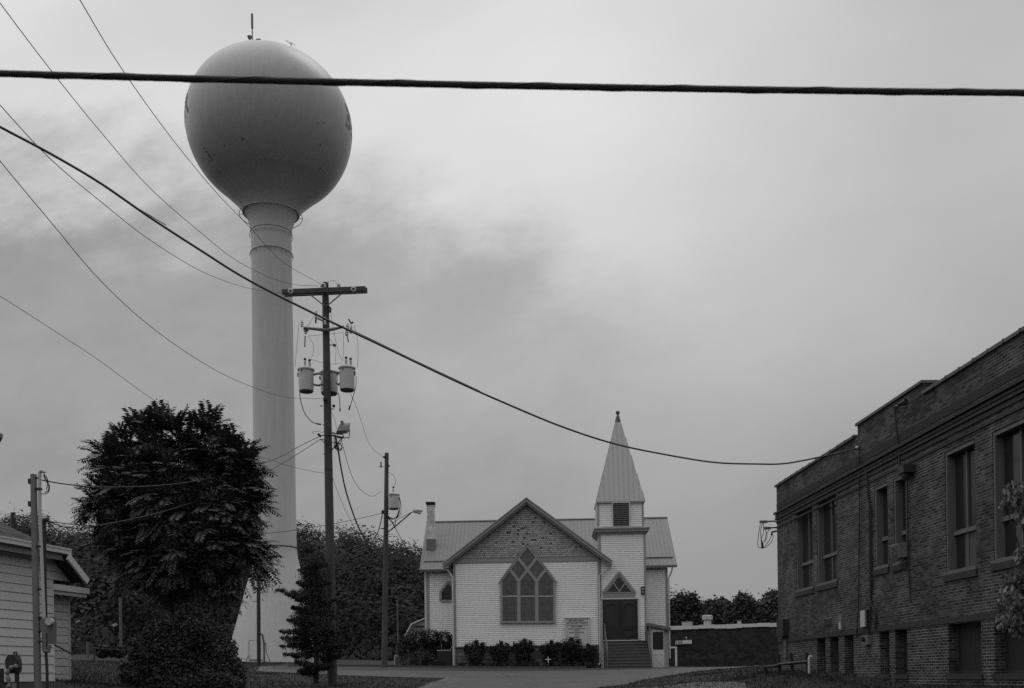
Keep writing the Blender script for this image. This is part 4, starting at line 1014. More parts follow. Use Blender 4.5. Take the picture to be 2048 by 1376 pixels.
print('BUILDING', [[round(float(q_), 2) if not isinstance(q_, str) else q_ for q_ in w_] for w_ in wins], 'cop', cop, rais, cor1, strz, belt)
for w_ in wins:
    if w_[4] == 'b': w_[2], w_[3] = zb_b, belt - .04
s_last = wins[5][0]
wins.append([s_last + 3.2, s_last + 4.8, wins[5][2], wins[5][3], 'u']); wins.append([s_last + 6.4, s_last + 8.0, wins[5][2], wins[5][3], 'u'])
wins[5][1] = s_last + 1.6
wins[12][1] = wins[12][0] + 1.7
zbase = -1.2
ss = sorted({0.0, SE} | {w_[0] for w_ in wins} | {w_[1] for w_ in wins}); 
mb = MB(); mbb = MB()
for i in range(len(ss) - 1):
    a, b = ss[i], ss[i + 1]; mid = (a + b) / 2
    cuts = sorted([(w_[2], w_[3]) for w_ in wins if w_[0] <= mid <= w_[1]]); z = zbase
    for lo_, hi_ in cuts + [(cop, cop)]:
        if lo_ > z:
            for t_, za_, zb_ in ((mbb, z, min(lo_, belt + .02)), (mb, max(z, belt + .02), lo_)):
                if zb_ > za_ + .001: t_.add([(a, 0, za_), (b, 0, za_), (b, 0, zb_), (a, 0, zb_)], [(0, 1, 2, 3)])
        z = max(z, hi_)
RD = .30
for s0, s1, z0, z1, k in wins:
    mb.add([(s0, 0, z0), (s0, o_(-RD), z0), (s0, o_(-RD), z1), (s0, 0, z1)], [(0, 1, 2, 3)]); mb.add([(s1, 0, z0), (s1, o_(-RD), z0), (s1, o_(-RD), z1), (s1, 0, z1)], [(0, 1, 2, 3)])
    mb.add([(s0, 0, z1), (s1, 0, z1), (s1, o_(-RD), z1), (s0, o_(-RD), z1)], [(0, 1, 2, 3)]); mb.add([(s0, 0, z0), (s1, 0, z0), (s1, o_(-RD), z0), (s0, o_(-RD), z0)], [(0, 1, 2, 3)])
mb.add([(0, 0, zbase), (0, o_(-16), zbase), (0, o_(-16), cop), (0, 0, cop)], [(0, 1, 2, 3)]); mb.add([(SE, 0, zbase), (SE, o_(-16), zbase), (SE, o_(-16), cop), (SE, 0, cop)], [(0, 1, 2, 3)])
mb.add([(0, o_(-16), zbase), (SE, o_(-16), zbase), (SE, o_(-16), cop), (0, o_(-16), cop)], [(0, 1, 2, 3)])
r0, r1 = W(1715, 853)[0], W(1846, 766)[0]
mb.box((r0, 0, cop - .02), (r1, o_(-.32), rais)); mb.box((r1 - .3, o_(-.32), cop - .02), (r1 - .001, o_(-2.2), rais - .001))
mb.build('wall', m_brick, brick); mbb.build('basement_wall', m_brick_base, brick)
mb = MB(); mb.add([(.3, o_(-.3), cop - .5), (SE - .3, o_(-.3), cop - .5), (SE - .3, o_(-15.7), cop - .5), (.3, o_(-15.7), cop - .5)], [(0, 1, 2, 3)]); mb.build('roof', m_dark, brick)
mb = MB(); rr = random.Random(3); s = -.06
while s < SE:
    e = min(s + .62, SE + .05)
    if not (r0 - .3 < s < r1 - .35): mb.box((s + .004, o_(.06), cop + .0), (e - .004, o_(-.34), cop + .075 + rr.uniform(-.006, .006))); mb.tube([(e, o_(.07), cop + .05), (e, o_(-.34), cop + .05)], .045, 6)
    s = e
s = r0 - .04
while s < r1 + .03:
    e = min(s + .62, r1 + .04); mb.box((s + .003, o_(.06), rais), (e - .003, o_(-.36), rais + .07 + rr.uniform(-.004, .004))); s = e
mb.box((r1 - .32, o_(-.37), rais), (r1 + .03, o_(-2.3), rais + .065)); mb.box((-.06, o_(-.345), cop), (.3, o_(-15.9), cop + .075))
mb.build('coping', m_coping, brick)
mb = MB(); n_ = 4; hz_ = (cor1 - cor0) / n_
for k in range(n_):
    pr_ = (.03, .06, .055, .10)[k]; zz = cor0 + hz_ * k
    mb.box((-pr_, o_(pr_), zz + (.03 if k else 0)), (SE, o_(-.0 + .001), zz + hz_)); mb.box((-pr_, o_(.0), zz + (.03 if k else 0)), (-.001, o_(-2), zz + hz_))
mb.box((-.025, o_(.03), strz - .035), (SE, o_(.001), strz + .02))
sl1 = (W(1720, 880)[1] + W(1840, 800)[1]) / 2
mb.build('cornice', m_band, brick)
mb = MB(); mb.box((-.03, o_(.035), belt - .02), (SE, o_(.001), belt + .11)); mb.build('belt_course', m_band, brick)
mb = MB(); s = .03                                   # soldier course under the coping
while s < SE:
    mb.box((s + .004, o_(.018), cor1 + .10), (s + .058, o_(.001), cor1 + .30)); s += .0677
mb.build('soldier_course', m_band, brick)
for i, (s0, s1, z0, z1, k) in enumerate(wins):
    if k == 'b':
        mb = MB()
        for a, b in ((s0, s0 + .06), (s1 - .06, s1)): mb.box((a, o_(-.22), z0), (b, o_(-.28), z1))
        mb.box((s0 + .06, o_(-.22), z1 - .07), (s1 - .06, o_(-.28), z1)); mb.box((s0 + .06, o_(-.22), z0), (s1 - .06, o_(-.28), z0 + .07))
        if s1 - s0 > 1.2:
            mb.box(((s0 + s1) / 2 - .02, o_(-.23), z0 + .07), ((s0 + s1) / 2 + .02, o_(-.275), z1 - .07))
        fr = mb.build('basement_window', m_dark, brick)
        mb = MB(); mb.box((s0 + .06, o_(-.235), z0 + .07), (s1 - .06, o_(-.27), z1 - .07)); mb.build('board', m_board, fr)
        mb = MB(); mb.box((s0 - .05, o_(.04), z0 - .12), (s1 + .05, o_(-.2), z0 + .001)); mb.build('sill', m_band, fr)
        continue
    fw_ = .10; mb = MB(); zm = z0 + (z1 - z0) * (.33 if k == 'u' else .36)
    mb.box((s0, o_(-.02), z0), (s0 + .07, o_(-.26), z1)); mb.box((s1 - .07, o_(-.06), z0), (s1, o_(-.26), z1)); mb.box((s0 + .07, o_(-.02), z1 - .09), (s1 - .07, o_(-.26), z1)); mb.box((s0 + .07, o_(-.0), z0), (s1 - .07, o_(-.26), z0 + .07))
    mb.box((s0 + .07, o_(-.15), zm - .05), (s1 - .07, o_(-.235), zm + .05))
    mb.box((s0 - .04, o_(.035), z0 - .015), (s1 + .04, o_(-.02), z0 + .045))
    if k == 'u':
        c_ = (s0 + s1) / 2 - .02; mb.box((c_ - .025, o_(-.17), zm + .05), (c_ + .025, o_(-.225), z1 - .09)); mb.box((c_ - .02, o_(-.18), z0 + .07), (c_ + .02, o_(-.225), zm - .05))
    else:
        c_ = (s0 + s1) / 2; mb.box((c_ - .015, o_(-.18), z0 + .07), (c_ + .015, o_(-.225), zm - .05))
    fr = mb.build('tall_window', m_frame, brick)
    mb = MB(); mb.box((s0 + .07, o_(-.215), z0 + .07), (s1 - .07, o_(-.222), z1 - .09)); mb.build('pane', m_glass_dark, fr)
    mb = MB(); mb.box((s0 - .06, o_(.045), z0 - .17), (s1 + .06, o_(-.0), z0 - .018)); mb.build('sill', m_band, fr)
    mb = MB()
    if k == 'u':
        h0 = {0: .55, 1: 0, 4: .35, 5: .3}.get(i, .3); h1 = {0: 1, 1: 0, 4: .78, 5: .8}.get(i, .8)
        if h1 > 0: mb.box((s0 + .07 + (s1 - s0 - .14) * h0, o_(-.205), z0 + .09), (s0 + .07 + (s1 - s0 - .14) * h1, o_(-.212), zm - .05)); mb.build('blind', m_blind, fr)
# fittings on the wall: things of their own
def wbox(name, label, cat, p0, p1, d0, d1, mat, extra=None):
    s0, za = W(*p0); s1, zb_ = W(p1[0], p1[1]); sm = (s0 + s1) / 2
    root = thing(name, label, cat, (BC[0] + be.x * sm, BC[1] + be.y * sm, min(za, zb_)), brot)
    mb = MB(); mb.box((s0 - sm, o_(d0), 0), (s1 - sm, o_(d1), abs(za - zb_))); mb.build('case', mat, root)
    return root, s1 - s0, abs(za - zb_)
r_, w_, h_ = wbox('exhaust_fan', 'dark boxy exhaust fan mounted above the narrow window', 'fan', (1818, 950), (1831, 928), .02, .30, m_dark)
mb = MB(); mb.lathe([(.08, -.03), (.11, .06), (.11, .14)], (0, o_(.16), -.13), 12); mb.build('duct', m_dark, r_)
r_, w_, h_ = wbox('vent_louvre', 'small louvred vent low in the brick wall under the paired windows', 'vent', (1648, 1252), (1667, 1234), .0, .03, m_steel)
mb = MB()
for k in range(6): mb.box((-w_ * .45, o_(.03), h_ * (.08 + .15 * k)), (w_ * .45, o_(.045), h_ * (.14 + .15 * k)))
mb.build('slats', m_black, r_)
r_, w_, h_ = wbox('utility_box', 'narrow pale metal box right of the louvred vent', 'box', (1682, 1261), (1687.5, 1229), .0, .07, m_steel)
mb = MB(); mb.box((-w_ * .3, o_(.07), h_ * .1), (w_ * .3, o_(.085), h_ * .5)); mb.build('cover', m_transf, r_)
r_, w_, h_ = wbox('utility_box', 'wider pale metal box on the wall beside the dark conduits', 'box', (1729, 1254), (1737.5, 1220), .0, .12, m_transf)
mb = MB(); mb.box((w_ * .55, o_(.0), -.02), (w_ * .8, o_(.10), h_)); mb.build('side_cover', m_dark, r_)
r_, w_, h_ = wbox('electric_meter', 'grey meter box just below the belt course and pale box', 'meter', (1731, 1290), (1743, 1270), .0, .12, m_steel)
mb = MB(); mb.tube([(0, o_(.12), h_ * .6), (0, o_(.2), h_ * .6)], .07, 12); mb.build('glass_dial', m_glass_dark, r_)
r_, w_, h_ = wbox('electrical_panel', 'dark panel with a pale edge near the far corner of the brick wall', 'panel', (1566, 1273), (1578, 1238), .0, .22, m_dark)
mb = MB(); mb.box((-w_ / 2 - .08, o_(.0), -.0), (-w_ / 2 - .005, o_(.2), h_)); mb.build('edge_plate', m_steel, r_); mb = MB(); mb.box((-.15, o_(.0), -.75), (.15, o_(.06), -.12)); mb.build('lower_panel', m_coping, r_)
s0, za = W(1819, 1112); s0 -= .5; acr = thing('air_conditioner', 'tilted window air conditioner jutting from the narrow brick building window', 'air conditioner', (BC[0] + be.x * s0, BC[1] + be.y * s0, za), brot)
mb = MB(); T = .06
mb.hexa([(0, o_(.26), -.03), (.48, o_(.26), -.03), (.48, o_(-.2), .03), (0, o_(-.2), .03), (0, o_(.28), .33), (.48, o_(.28), .33), (.48, o_(-.2), .39), (0, o_(-.2), .39)]); mb.build('case', m_steel, acr)
mb = MB()
for k in range(7): z = .02 + k * .042; mb.box((.03, o_(.27), z), (.45, o_(.295), z + .016))
mb.build('grille', m_frame, acr)
def wpt(px, py, o=.05):
    s_, z_ = W(px, py, o); n_ = BY * OUT; return (BC[0] + be.x * s_ + n_.x * o, BC[1] + be.y * s_ + n_.y * o, z_)
def conduit(label, pts, r, mat=m_black, name='conduit', cat='conduit'):
    mb = MB(); P_ = [wpt(*p_) for p_ in pts]; mb.tube(spline(P_, 5), r, 6); return tag(mb.build(name, mat), label, cat)
conduit('straight dark conduit running from below the raised parapet to the belt course', [(1718, 897), (1718, 950), (1719, 1010), (1718, 1100), (1717, 1200), (1713, 1275)], .016)
conduit('thick conduit pair with a bent top beside the narrow windows', [(1729, 930), (1734, 960), (1737, 1000), (1739, 1010), (1740, 1100), (1742, 1200), (1751, 1226), (1751, 1260)], .03)
conduit('second dark conduit hugging the thicker one down to the meter', [(1742, 1015), (1743, 1080), (1743, 1150), (1741, 1220), (1738, 1270)], .024)
conduit('dark cable hanging from the exhaust fan past the narrow window', [(1814, 955), (1815, 1000), (1816, 1100), (1819, 1170), (1822, 1206)], .018)
conduit('bent pipe rising from the fan box to the parapet lamp', [(1800, 932), (1796, 890), (1791, 840), (1789, 815)], .022)
conduit('thin wire looping from the cable anchor down to the cornice', [(1713, 895), (1716, 880), (1722, 890), (1718, 905), (1725, 935)], .009)
lp = wpt(1797, 811, .35); lm = thing('wall_floodlight', 'small dark floodlight on the raised parapet of the brick building', 'lamp', lp)
mb = MB(); a = Vector(wpt(1790, 813, .02)) - Vector(lp); mb.tube([tuple(a), (0, 0, 0)], .025, 6); mb.build('arm', m_dark, lm); mb = MB(); mb.tube([(0, 0, .02), (.12, -.18, .05)], [.05, .09], 8); mb.build('lamp_head', m_dark, lm)
an = wpt(1714, 895, .1); am = thing('cable_anchor', 'pale insulator knob tying the sagging cable to the brick building', 'insulator', an)
mb = MB(); mb.ball((0, 0, 0), .045); mb.build('knob', m_porcelain, am); mb = MB(); mb.tube([(-.05, 0, -.05), (.12, .02, .02)], .02, 5); mb.build('bolt', m_dark, am)
# weatherheads past the far corner
wh = P(1536, 1044, 36.2); whr = thing('service_entrance', 'two pale service arms with looping wires on the far corner of the brick building', 'service entrance', wh)
LW = lambda px, py, dy=0.0: tuple(np.array(P(px, py, 36.2 + dy)) - np.array(wh))
mb = MB(); mb.tube([LW(1533, 1043), LW(1560, 1042, .1)], .028, 6); mb.tube([LW(1540, 1056), LW(1562, 1054, .1)], .028, 6); mb.tube([LW(1543, 1070), LW(1544, 1064), LW(1553, 1062, .1)], .035, 6); mb.build('arm', m_dark, whr)
for x0, x1, y in ((1519.5, 1534, 1043.8), (1528, 1541, 1056.5)):
    mb = MB(); a, b = LW(x0, y), LW(x1, y - .3); mb.box((a[0], -.05, a[2] - .045), (b[0], .05, a[2] + .045)); mb.build('head', m_steel, whr)
mb = MB()
for pts in ([(1521, 1047), (1517, 1070), (1516, 1092), (1523, 1096)], [(1525, 1047), (1521, 1065), (1524, 1085), (1526, 1094)], [(1527, 1047), (1527, 1065), (1522, 1080), (1526, 1096)], [(1531, 1060), (1534, 1075), (1525, 1086), (1524, 1095)], [(1546, 1068), (1545, 1080), (1535, 1092), (1529, 1096)], [(1543, 1070), (1540, 1078), (1533, 1088), (1527, 1096)], [(1538, 1060), (1532, 1070), (1530, 1084)]):
    mb.tube(spline([LW(*p_, .02) for p_ in pts], 5), .012, 4)
mb.tube([LW(1524, 1086), LW(1525, 1097)], .045, 5)
mb.build('loop_wire', m_black, whr)
# fence rail at the corner
fp = [(1530, 1318, 1353), (1558, 1313, 1352), (1583, 1311, 1350), (1614, 1309, 1348)]
fr = thing('rail_fence', 'low dark rail fence leaning in front of the brick building corner', 'fence', P(1572, 1350, 32.5))
fo = np.array(fr.location)
FY = [33.4, 32.8, 32.2, 31.5]
for (x, yt, yb_), Yv in zip(fp, FY):
    yt -= 4; mb = MB(); a = np.array(P(x + 3, yb_ + 6, Yv)) - fo; b = np.array(P(x - 1, yt, Yv)) - fo; w_ = .05
    mb.hexa([(a[0] - w_, a[1] - w_, a[2]), (a[0] + w_, a[1] - w_, a[2]), (a[0] + w_, a[1] + w_, a[2]), (a[0] - w_, a[1] + w_, a[2]), (b[0] - w_, b[1] - w_, b[2]), (b[0] + w_, b[1] - w_, b[2]), (b[0] + w_, b[1] + w_, b[2]), (b[0] - w_, b[1] + w_, b[2])]); mb.build('post', m_dark, fr)
mb = MB(); mb.tube([tuple(np.array(P(1530, 1334, 33.3)) - fo), tuple(np.array(P(1558, 1331, 32.7)) - fo), ], .05, 5); mb.tube([tuple(np.array(P(1556, 1329, 32.7)) - fo), tuple(np.array(P(1616, 1323, 31.4)) - fo)], .055, 5); mb.build('rail', m_dark, fr)
vp = P(1620, 1350, 31); vr = thing('vent_pipe', 'short pale pipe with a hooked top at the end of the rail fence', 'pipe', vp)
mb = MB(); mb.tube([(-.02, 0, -.15), (-.02, 0, .50), (0, 0, .57), (.06, 0, .56)], .045, 8); mb.build('pipe', m_transf, vr)

# ------------------------------------------------------------------ low brick building
lb0 = P(1325, 1337, 99); lb1 = P(1600, 1335, 94)
lbd = Vector((lb1[0] - lb0[0], lb1[1] - lb0[1])); lbr = math.atan2(lbd.y, lbd.x); LL = lbd.length + 6
low_b = thing('low_building', 'long low dark brick annex with a ragged white roof edge between church and brick building', 'building', (lb0[0], lb0[1], 0), lbr)
def LB(px, py, ly=0.0):
    dx_, dy_ = math.cos(lbr), math.sin(lbr); nx, ny = -dy_, dx_; a, b = ray(px, py)
    Y = (ly + lb0[0] * nx + lb0[1] * ny) / (a * nx + ny); return ((a * Y - lb0[0]) * dx_ + (Y - lb0[1]) * dy_, EYE + b * Y)
zr = (LB(1345, 1255)[1] + LB(1555, 1247)[1]) / 2
mb = MB(); mb.box((-4, 0, 0), (LL, 18, zr)); mb.build('wall', m_brick_low, low_b)
mb = MB(); rr = random.Random(8); s = -4
while s < LL:
    e = s + rr.uniform(.5, 1.6); d_ = rr.uniform(.12, .34); mb.box((s, -.1 - rr.uniform(0, .05), zr - d_), (e, .3, zr + .08 + rr.uniform(0, .05))); s = e + .003
mb.build('roof_edge', m_trim_light, low_b)
mb = MB(); mb.box((-4, .31, zr), (LL, 18, zr + .05)); mb.build('roof', m_dark, low_b)
a, b = LB(1337, 1297), LB(1355, 1335); mb = MB(); mb.box((a[0] - .6, -.12, b[1] - .3), (a[0] - .42, 0, a[1])); mb.box((b[0] - .2, -.12, b[1] - .3), (b[0], 0, a[1])); mb.box((a[0] - .6, -.13, a[1]), (b[0], 0, a[1] + .18)); df = mb.build('door_frame', m_trim_light, low_b)
mb = MB(); mb.box((a[0] - .42, -.05, b[1] - .3), (b[0] - .2, -.01, a[1])); mb.build('door', m_black, df)
def roofv(name, label, p0, p1, ly, cap=None):
    a, b = LB(*p0, ly), LB(*p1, ly); cxm = (a[0] + b[0]) / 2
    wx_ = lb0[0] + math.cos(lbr) * cxm - math.sin(lbr) * ly; wy_ = lb0[1] + math.sin(lbr) * cxm + math.cos(lbr) * ly
    root = thing(name, label, 'roof vent', (wx_, wy_, b[1]), lbr); h = a[1] - b[1]; hw_ = (b[0] - a[0]) / 2
    if cap: 
        mb = MB(); mb.lathe([(hw_ * .72, -.4), (hw_ * .72, h * .45)], seg=16); mb.build('stem', m_trim_light, root); mb = MB(); mb.lathe([(hw_ * .9, h * .45), (hw_, h * .5), (hw_, h * .95), (hw_ * .8, h)], seg=16); mb.build('hood', m_transf, root)
    else:
        mb = MB(); mb.box((-hw_, -hw_ * .8, -.5), (hw_, hw_ * .8, h * .8)); mb.build('box', m_transf, root); mb = MB(); mb.box((-hw_ * 1.06, -hw_ * .86, h * .8), (hw_ * 1.06, hw_ * .86, h)); mb.build('lid', m_steel, root)
roofv('roof_vent', 'mushroom hooded roof vent on the low annex', (1404, 1231), (1425.5, 1248), 3, True)
roofv('roof_vent', 'wide flat box vent on the annex roof nearest the church', (1365, 1243), (1384, 1250), 3)
roofv('roof_vent', 'small square box vent on the annex roof toward the brick building', (1475, 1241), (1482, 1247), 3)
a, b = LB(1351, 1281, -.2), LB(1383.5, 1287.5, -.2)
sgn = thing('wall_sign', 'pale two-part sign board over the white framed door of the low annex', 'sign', (lb0[0] + math.cos(lbr) * a[0] + math.sin(lbr) * .2, lb0[1] + math.sin(lbr) * a[0] - math.cos(lbr) * .2, b[1]), lbr)
wd = b[0] - a[0]; hh = a[1] - b[1]
mb = MB(); mb.box((0, -.04, -.04), (wd * .38, .04, hh - .03)); mb.box((wd * .42, -.04, 0), (wd, .04, hh)); mb.build('board', m_signface, sgn)
V, Fc = text_mesh('100', .42, .004, True); mb = MB(); mb.add([(wd * .19 + x, -.046 - z_, y - .02 + .0) for x, y, z_ in V], Fc); mb.build('lettering', m_ink, sgn)
mb = MB(); mb.tube([(wd * .68, 0, hh), (wd * .68, -.05, hh + .22)], .04, 6); mb.ball((wd * .68, -.08, hh + .26), .08); mb.build('sign_lamp', m_transf, sgn)

# ------------------------------------------------------------------ small house on the left
h0 = P(109, 1363, 24.0); hv = P(-60, 1363, 21.3)
hd = Vector((hv[0] - h0[0], hv[1] - h0[1])).normalized(); hrot = math.atan2(hd.y, hd.x)
HN = Vector((hd.y, -hd.x)); HO = 1.0
if HN.dot(Vector((-h0[0], -h0[1]))) < 0: HN = -HN
# local x = toward camera-left along wall; local y = rot90(x)
HYv = Vector((-hd.y, hd.x)); HS = 1 if HYv.dot(HN) > 0 else -1
house = thing('house', 'small house with wide pale siding and a clipped gable roof behind the steel conduit', 'house', (h0[0], h0[1], 0), hrot)
def HW(px, py, o=0.0):
    a, b = ray(px, py); Y = (o + h0[0] * HN.x + h0[1] * HN.y) / (a * HN.x + HN.y); wx_, wy_ = a * Y - h0[0], Y - h0[1]
    return (wx_ * hd.x + wy_ * hd.y, EYE + b * Y)
def ho(v_): return v_ * HS
gb = HW(60, 1363)[1] - .0
ztop = HW(60, 1105)[1]; zlow = HW(125, 1157)[1]
sR = HW(157, 1157)[0]; 
def hlim(z):
    e = 9.0
    if z < zlow: return (0.0, e)
    t = (z - zlow) / (ztop - zlow); return (max(sR + (HW(112, 1115)[0] - sR) * t, sR), e)
mb = MB()
p0, p1 = ((9, 0), (0, 0)) if HS > 0 else ((0, 0), (9, 0))
if HS > 0: clap(mb, (9, 0), (0, 0), gb, ztop, .2032, .02, lambda z: (9 - hlim(z)[1], 9 - hlim(z)[0]))
else: clap(mb, (0, 0), (9, 0), gb, ztop, .2032, .02, hlim)
mb.box((.02, ho(-.02), gb - .02), (9, ho(-6), ztop - .1)) 
mb.prism([(sR, zlow), (.02, zlow), (.02, ztop), (HW(112, 1115)[0], ztop)], ho(-.03), ho(-.12))
mb.build('wall', m_siding_left, house)
# setback wing
WO = -1.2; wa, wb_ = HW(112, 1300, WO)[0], HW(138.5, 1300, WO)[0]; wtop = HW(120, 1193, WO)[1]; wbot = HW(138, 1363, WO)[1]
mb = MB()
if HS > 0: clap(mb, (1.0, ho(WO)), (wb_, ho(WO)), wbot, wtop, .2032, .02)
else: clap(mb, (wb_, ho(WO)), (1.0, ho(WO)), wbot, wtop, .2032, .02)
mb.box((wb_ + .01, ho(WO - .03), wbot), (1, ho(WO - 5), wtop)); mb.build('wing_wall', m_siding_left, house)
mb = MB(); mb.box((wb_ - .03, ho(WO + .03), wbot), (wb_ + .05, ho(WO - .1), wtop)); mb.build('corner_trim', m_trim_light, house)
mb = MB(); e0 = HW(169, 1187, -.9); mb.box((e0[0], ho(-.75), e0[1] - .02), (.0, ho(-.95), e0[1] + .13)); mb.box((e0[0] + .05, ho(-.8), e0[1] - .12), (0, ho(-.93), e0[1] - .02)); mb.build('wing_gutter', m_trim_light, house)
mb = MB(); mb.hexa([(e0[0] + .05, ho(-.96), e0[1] + .02), (0, ho(-.96), e0[1] + .02), (0, ho(-6), e0[1] + .8), (e0[0] + .05, ho(-6), e0[1] + .8), (e0[0] + .05, ho(-.96), e0[1] + .1), (0, ho(-.96), e0[1] + .1), (0, ho(-6), e0[1] + .9), (e0[0] + .05, ho(-6), e0[1] + .9)]); mb.build('wing_roof', m_shingle_roof, house)
# eave gutter and rake
GO = .45; ga_ = HW(143, 1105, GO); gl_ = HW(0, 1077, GO); zg_ = (ga_[1] + gl_[1]) / 2
mb = MB(); mb.box((ga_[0], ho(GO - .12), zg_ - .06), (9, ho(GO), zg_ + .06)); mb.box((ga_[0] + .02, ho(GO - .14), zg_ + .035), (9, ho(GO + .015), zg_ + .075)); mb.build('gutter', m_trim_light, house)
mb = MB(); zf_ = HW(0, 1094, GO - .15)[1]; mb.box((ga_[0] + .05, ho(GO - .16), zf_ - .06), (9, ho(GO - .135), zg_)); mb.box((ga_[0] + .1, ho(.0), zf_ - .02), (9, ho(GO - .17), zf_ + .02)); mb.build('fascia', m_trim, house)
mb = MB(); ra_, rb_ = HW(136, 1114, GO), HW(174, 1163, GO)
mb.bar(ra_, rb_, .16, min(ho(GO - .02), ho(GO + .04)), max(ho(GO - .02), ho(GO + .04))); mb.build('rake_board', m_trim_light, house)
mb = MB(); mb.prism([(ra_[0], ra_[1] + .05), (rb_[0], rb_[1] + .05), (rb_[0], rb_[1] - .03), (ra_[0], ra_[1] - .03)], min(ho(GO - .03), ho(-6)), max(ho(GO - .03), ho(-6)))
mb.build('side_roof', m_shingle_roof, house)
hc_ = HW(99, 1096, GO); tp = HW(-260, 886, GO - 2.4)
mb = MB(); A1 = (hc_[0], ho(GO - .05), zg_ + .07); A2 = (9.5, ho(GO - .05), zg_ + .07)
# ridge end: rise about 27 degrees
T1 = HW(0, 1040, -1.3); mb.add([A1, A2, (9.5, ho(-3.2), T1[1] + 1.9), (T1[0] * 2.0 - hc_[0] * 1.0, ho(-3.2), T1[1] + (T1[1] - A1[2]))], [(0, 1, 2, 3)])
mb.build('roof', m_shingle_roof, house)
# flue with bracket
fp_ = P(26, 1056, 26); fl_ = thing('roof_pipe', 'short dark flue pipe rising behind the shingled roof of the small house', 'pipe', fp_)
mb = MB(); mb.tube([(0, 0, -.9), (0, 0, .40)], .06, 10); mb.build('pipe', m_dark, fl_); mb = MB(); mb.box((.05, -.03, .25), (.12, .03, .33)); mb.build('bracket', m_steel, fl_)
# steel mast with conduit and meter
MY = 20.0; m0 = P(77, 1400, MY); mast = thing('meter_pole', 'tall steel service pole with meter boxes in front of the small house', 'pole', m0)
LM = lambda px, py, dy=0.0: tuple(np.array(P(px, py, MY + dy)) - np.array(m0))
mb = MB(); mb.tube([LM(76.5, 1420), LM(67, 949)], [.072, .062], 14); mb.build('pole', m_steel, mast, smooth=True)
mb = MB(); mb.tube([LM(88, 1238), LM(84.5, 1150), LM(80, 1040), LM(79, 955)], .033, 10); arc = [LM(79 + 5.0 * (1 - math.cos(t)), 949 - 8 * math.sin(t)) for t in np.linspace(0, math.pi * .85, 7)]; mb.tube([LM(79, 955)] + arc, .036, 10); mb.build('conduit', m_transf, mast, smooth=True)
mb = MB()
for py in (978, 1093, 1178, 1235, 1263, 1283): mb.box(tuple(np.array(LM(72, py)) + np.array([-.02, -.05, -.018])), tuple(np.array(LM(83, py)) + np.array([.0, .05, .018])))
for py in (963, 1008): mb.box(tuple(np.array(LM(58, py)) + np.array([0, -.05, -.05])), tuple(np.array(LM(63.5, py)) + np.array([0, .05, .05])))
mb.box(tuple(np.array(LM(71, 952)) + np.array([0, -.04, -.03])), tuple(np.array(LM(77, 960)) + np.array([0, .04, .03])))
mb.build('clamp', m_dark, mast)
mb = MB()
for k, pts in enumerate(([(88, 948), (94, 956), (97, 968), (97, 980), (90, 985)], [(87, 950), (92, 962), (99, 972), (96, 985), (85, 988), (80, 985)], [(88, 950), (95, 965), (93, 980)])): mb.tube(spline([LM(*p_, .02 * k) for p_ in pts], 6), .009, 5)
mb.build('drip_loop', m_black, mast)
mb = MB(); a = LM(81, 1265); b = LM(107, 1233); mb.box((a[0], -.02, a[2]), (b[0] - .0, .14, b[2])); mb.build('meter_box', m_steel, mast)
mb = MB(); a = LM(91, 1243, -.1); mb.tube([(a[0] + .06, .0, a[2]), (a[0] + .06, -.10, a[2])], .075, 14); mb.build('meter_dial', m_transf, mast)
mb = MB(); a = LM(97, 1288); b = LM(108, 1240); mb.box((a[0], -.04, a[2]), (b[0], .1, b[2])); mb.build('disconnect_box', m_coping, mast)
mb = MB(); a = LM(84, 1303); b = LM(92, 1266); mb.box((a[0], -.0, a[2]), (b[0], .1, b[2])); mb.tube([LM(99, 1290), LM(97, 1303), LM(88, 1302)], .04, 8); mb.build('junction_box', m_steel, mast)
mb = MB(); mb.tube([LM(92, 1303, .02), LM(94, 1340, .02), LM(95, 1400, .02)], .03, 8); mb.build('lower_conduit', m_dark, mast)
m2 = P(91, 1235, 21); mast2 = thing('conduit_riser', 'dark riser pipe with a hooked weatherhead just right of the steel pole', 'pipe', m2)
LN = lambda px, py, dy=0.0: tuple(np.array(P(px, py, 21 + dy)) - np.array(m2))
mb = MB(); mb.tube([LN(91, 1240), LN(89, 1140), LN(88, 1046)], .04, 10); mb.tube([LN(87, 1047), LN(88, 1040), LN(97, 1039)], .055, 10); mb.build('pipe', m_dark, mast2, smooth=True)
mb = MB()
for pts in ([(96, 1041), (105, 1052), (113, 1060), (124, 1069)], [(95, 1042), (100, 1055), (108, 1063), (114, 1067)]): mb.tube(spline([LN(*p_) for p_ in pts], 5), .012, 5)
mb.build('drip_loop', m_black, mast2)
sup = wire('guy_strut', 'dark slanting rod running down from the meter boxes to the right', [(109, 1290), (125, 1298), (145, 1309)], 20.2, 21.6, .018, m_dark, 'rod')
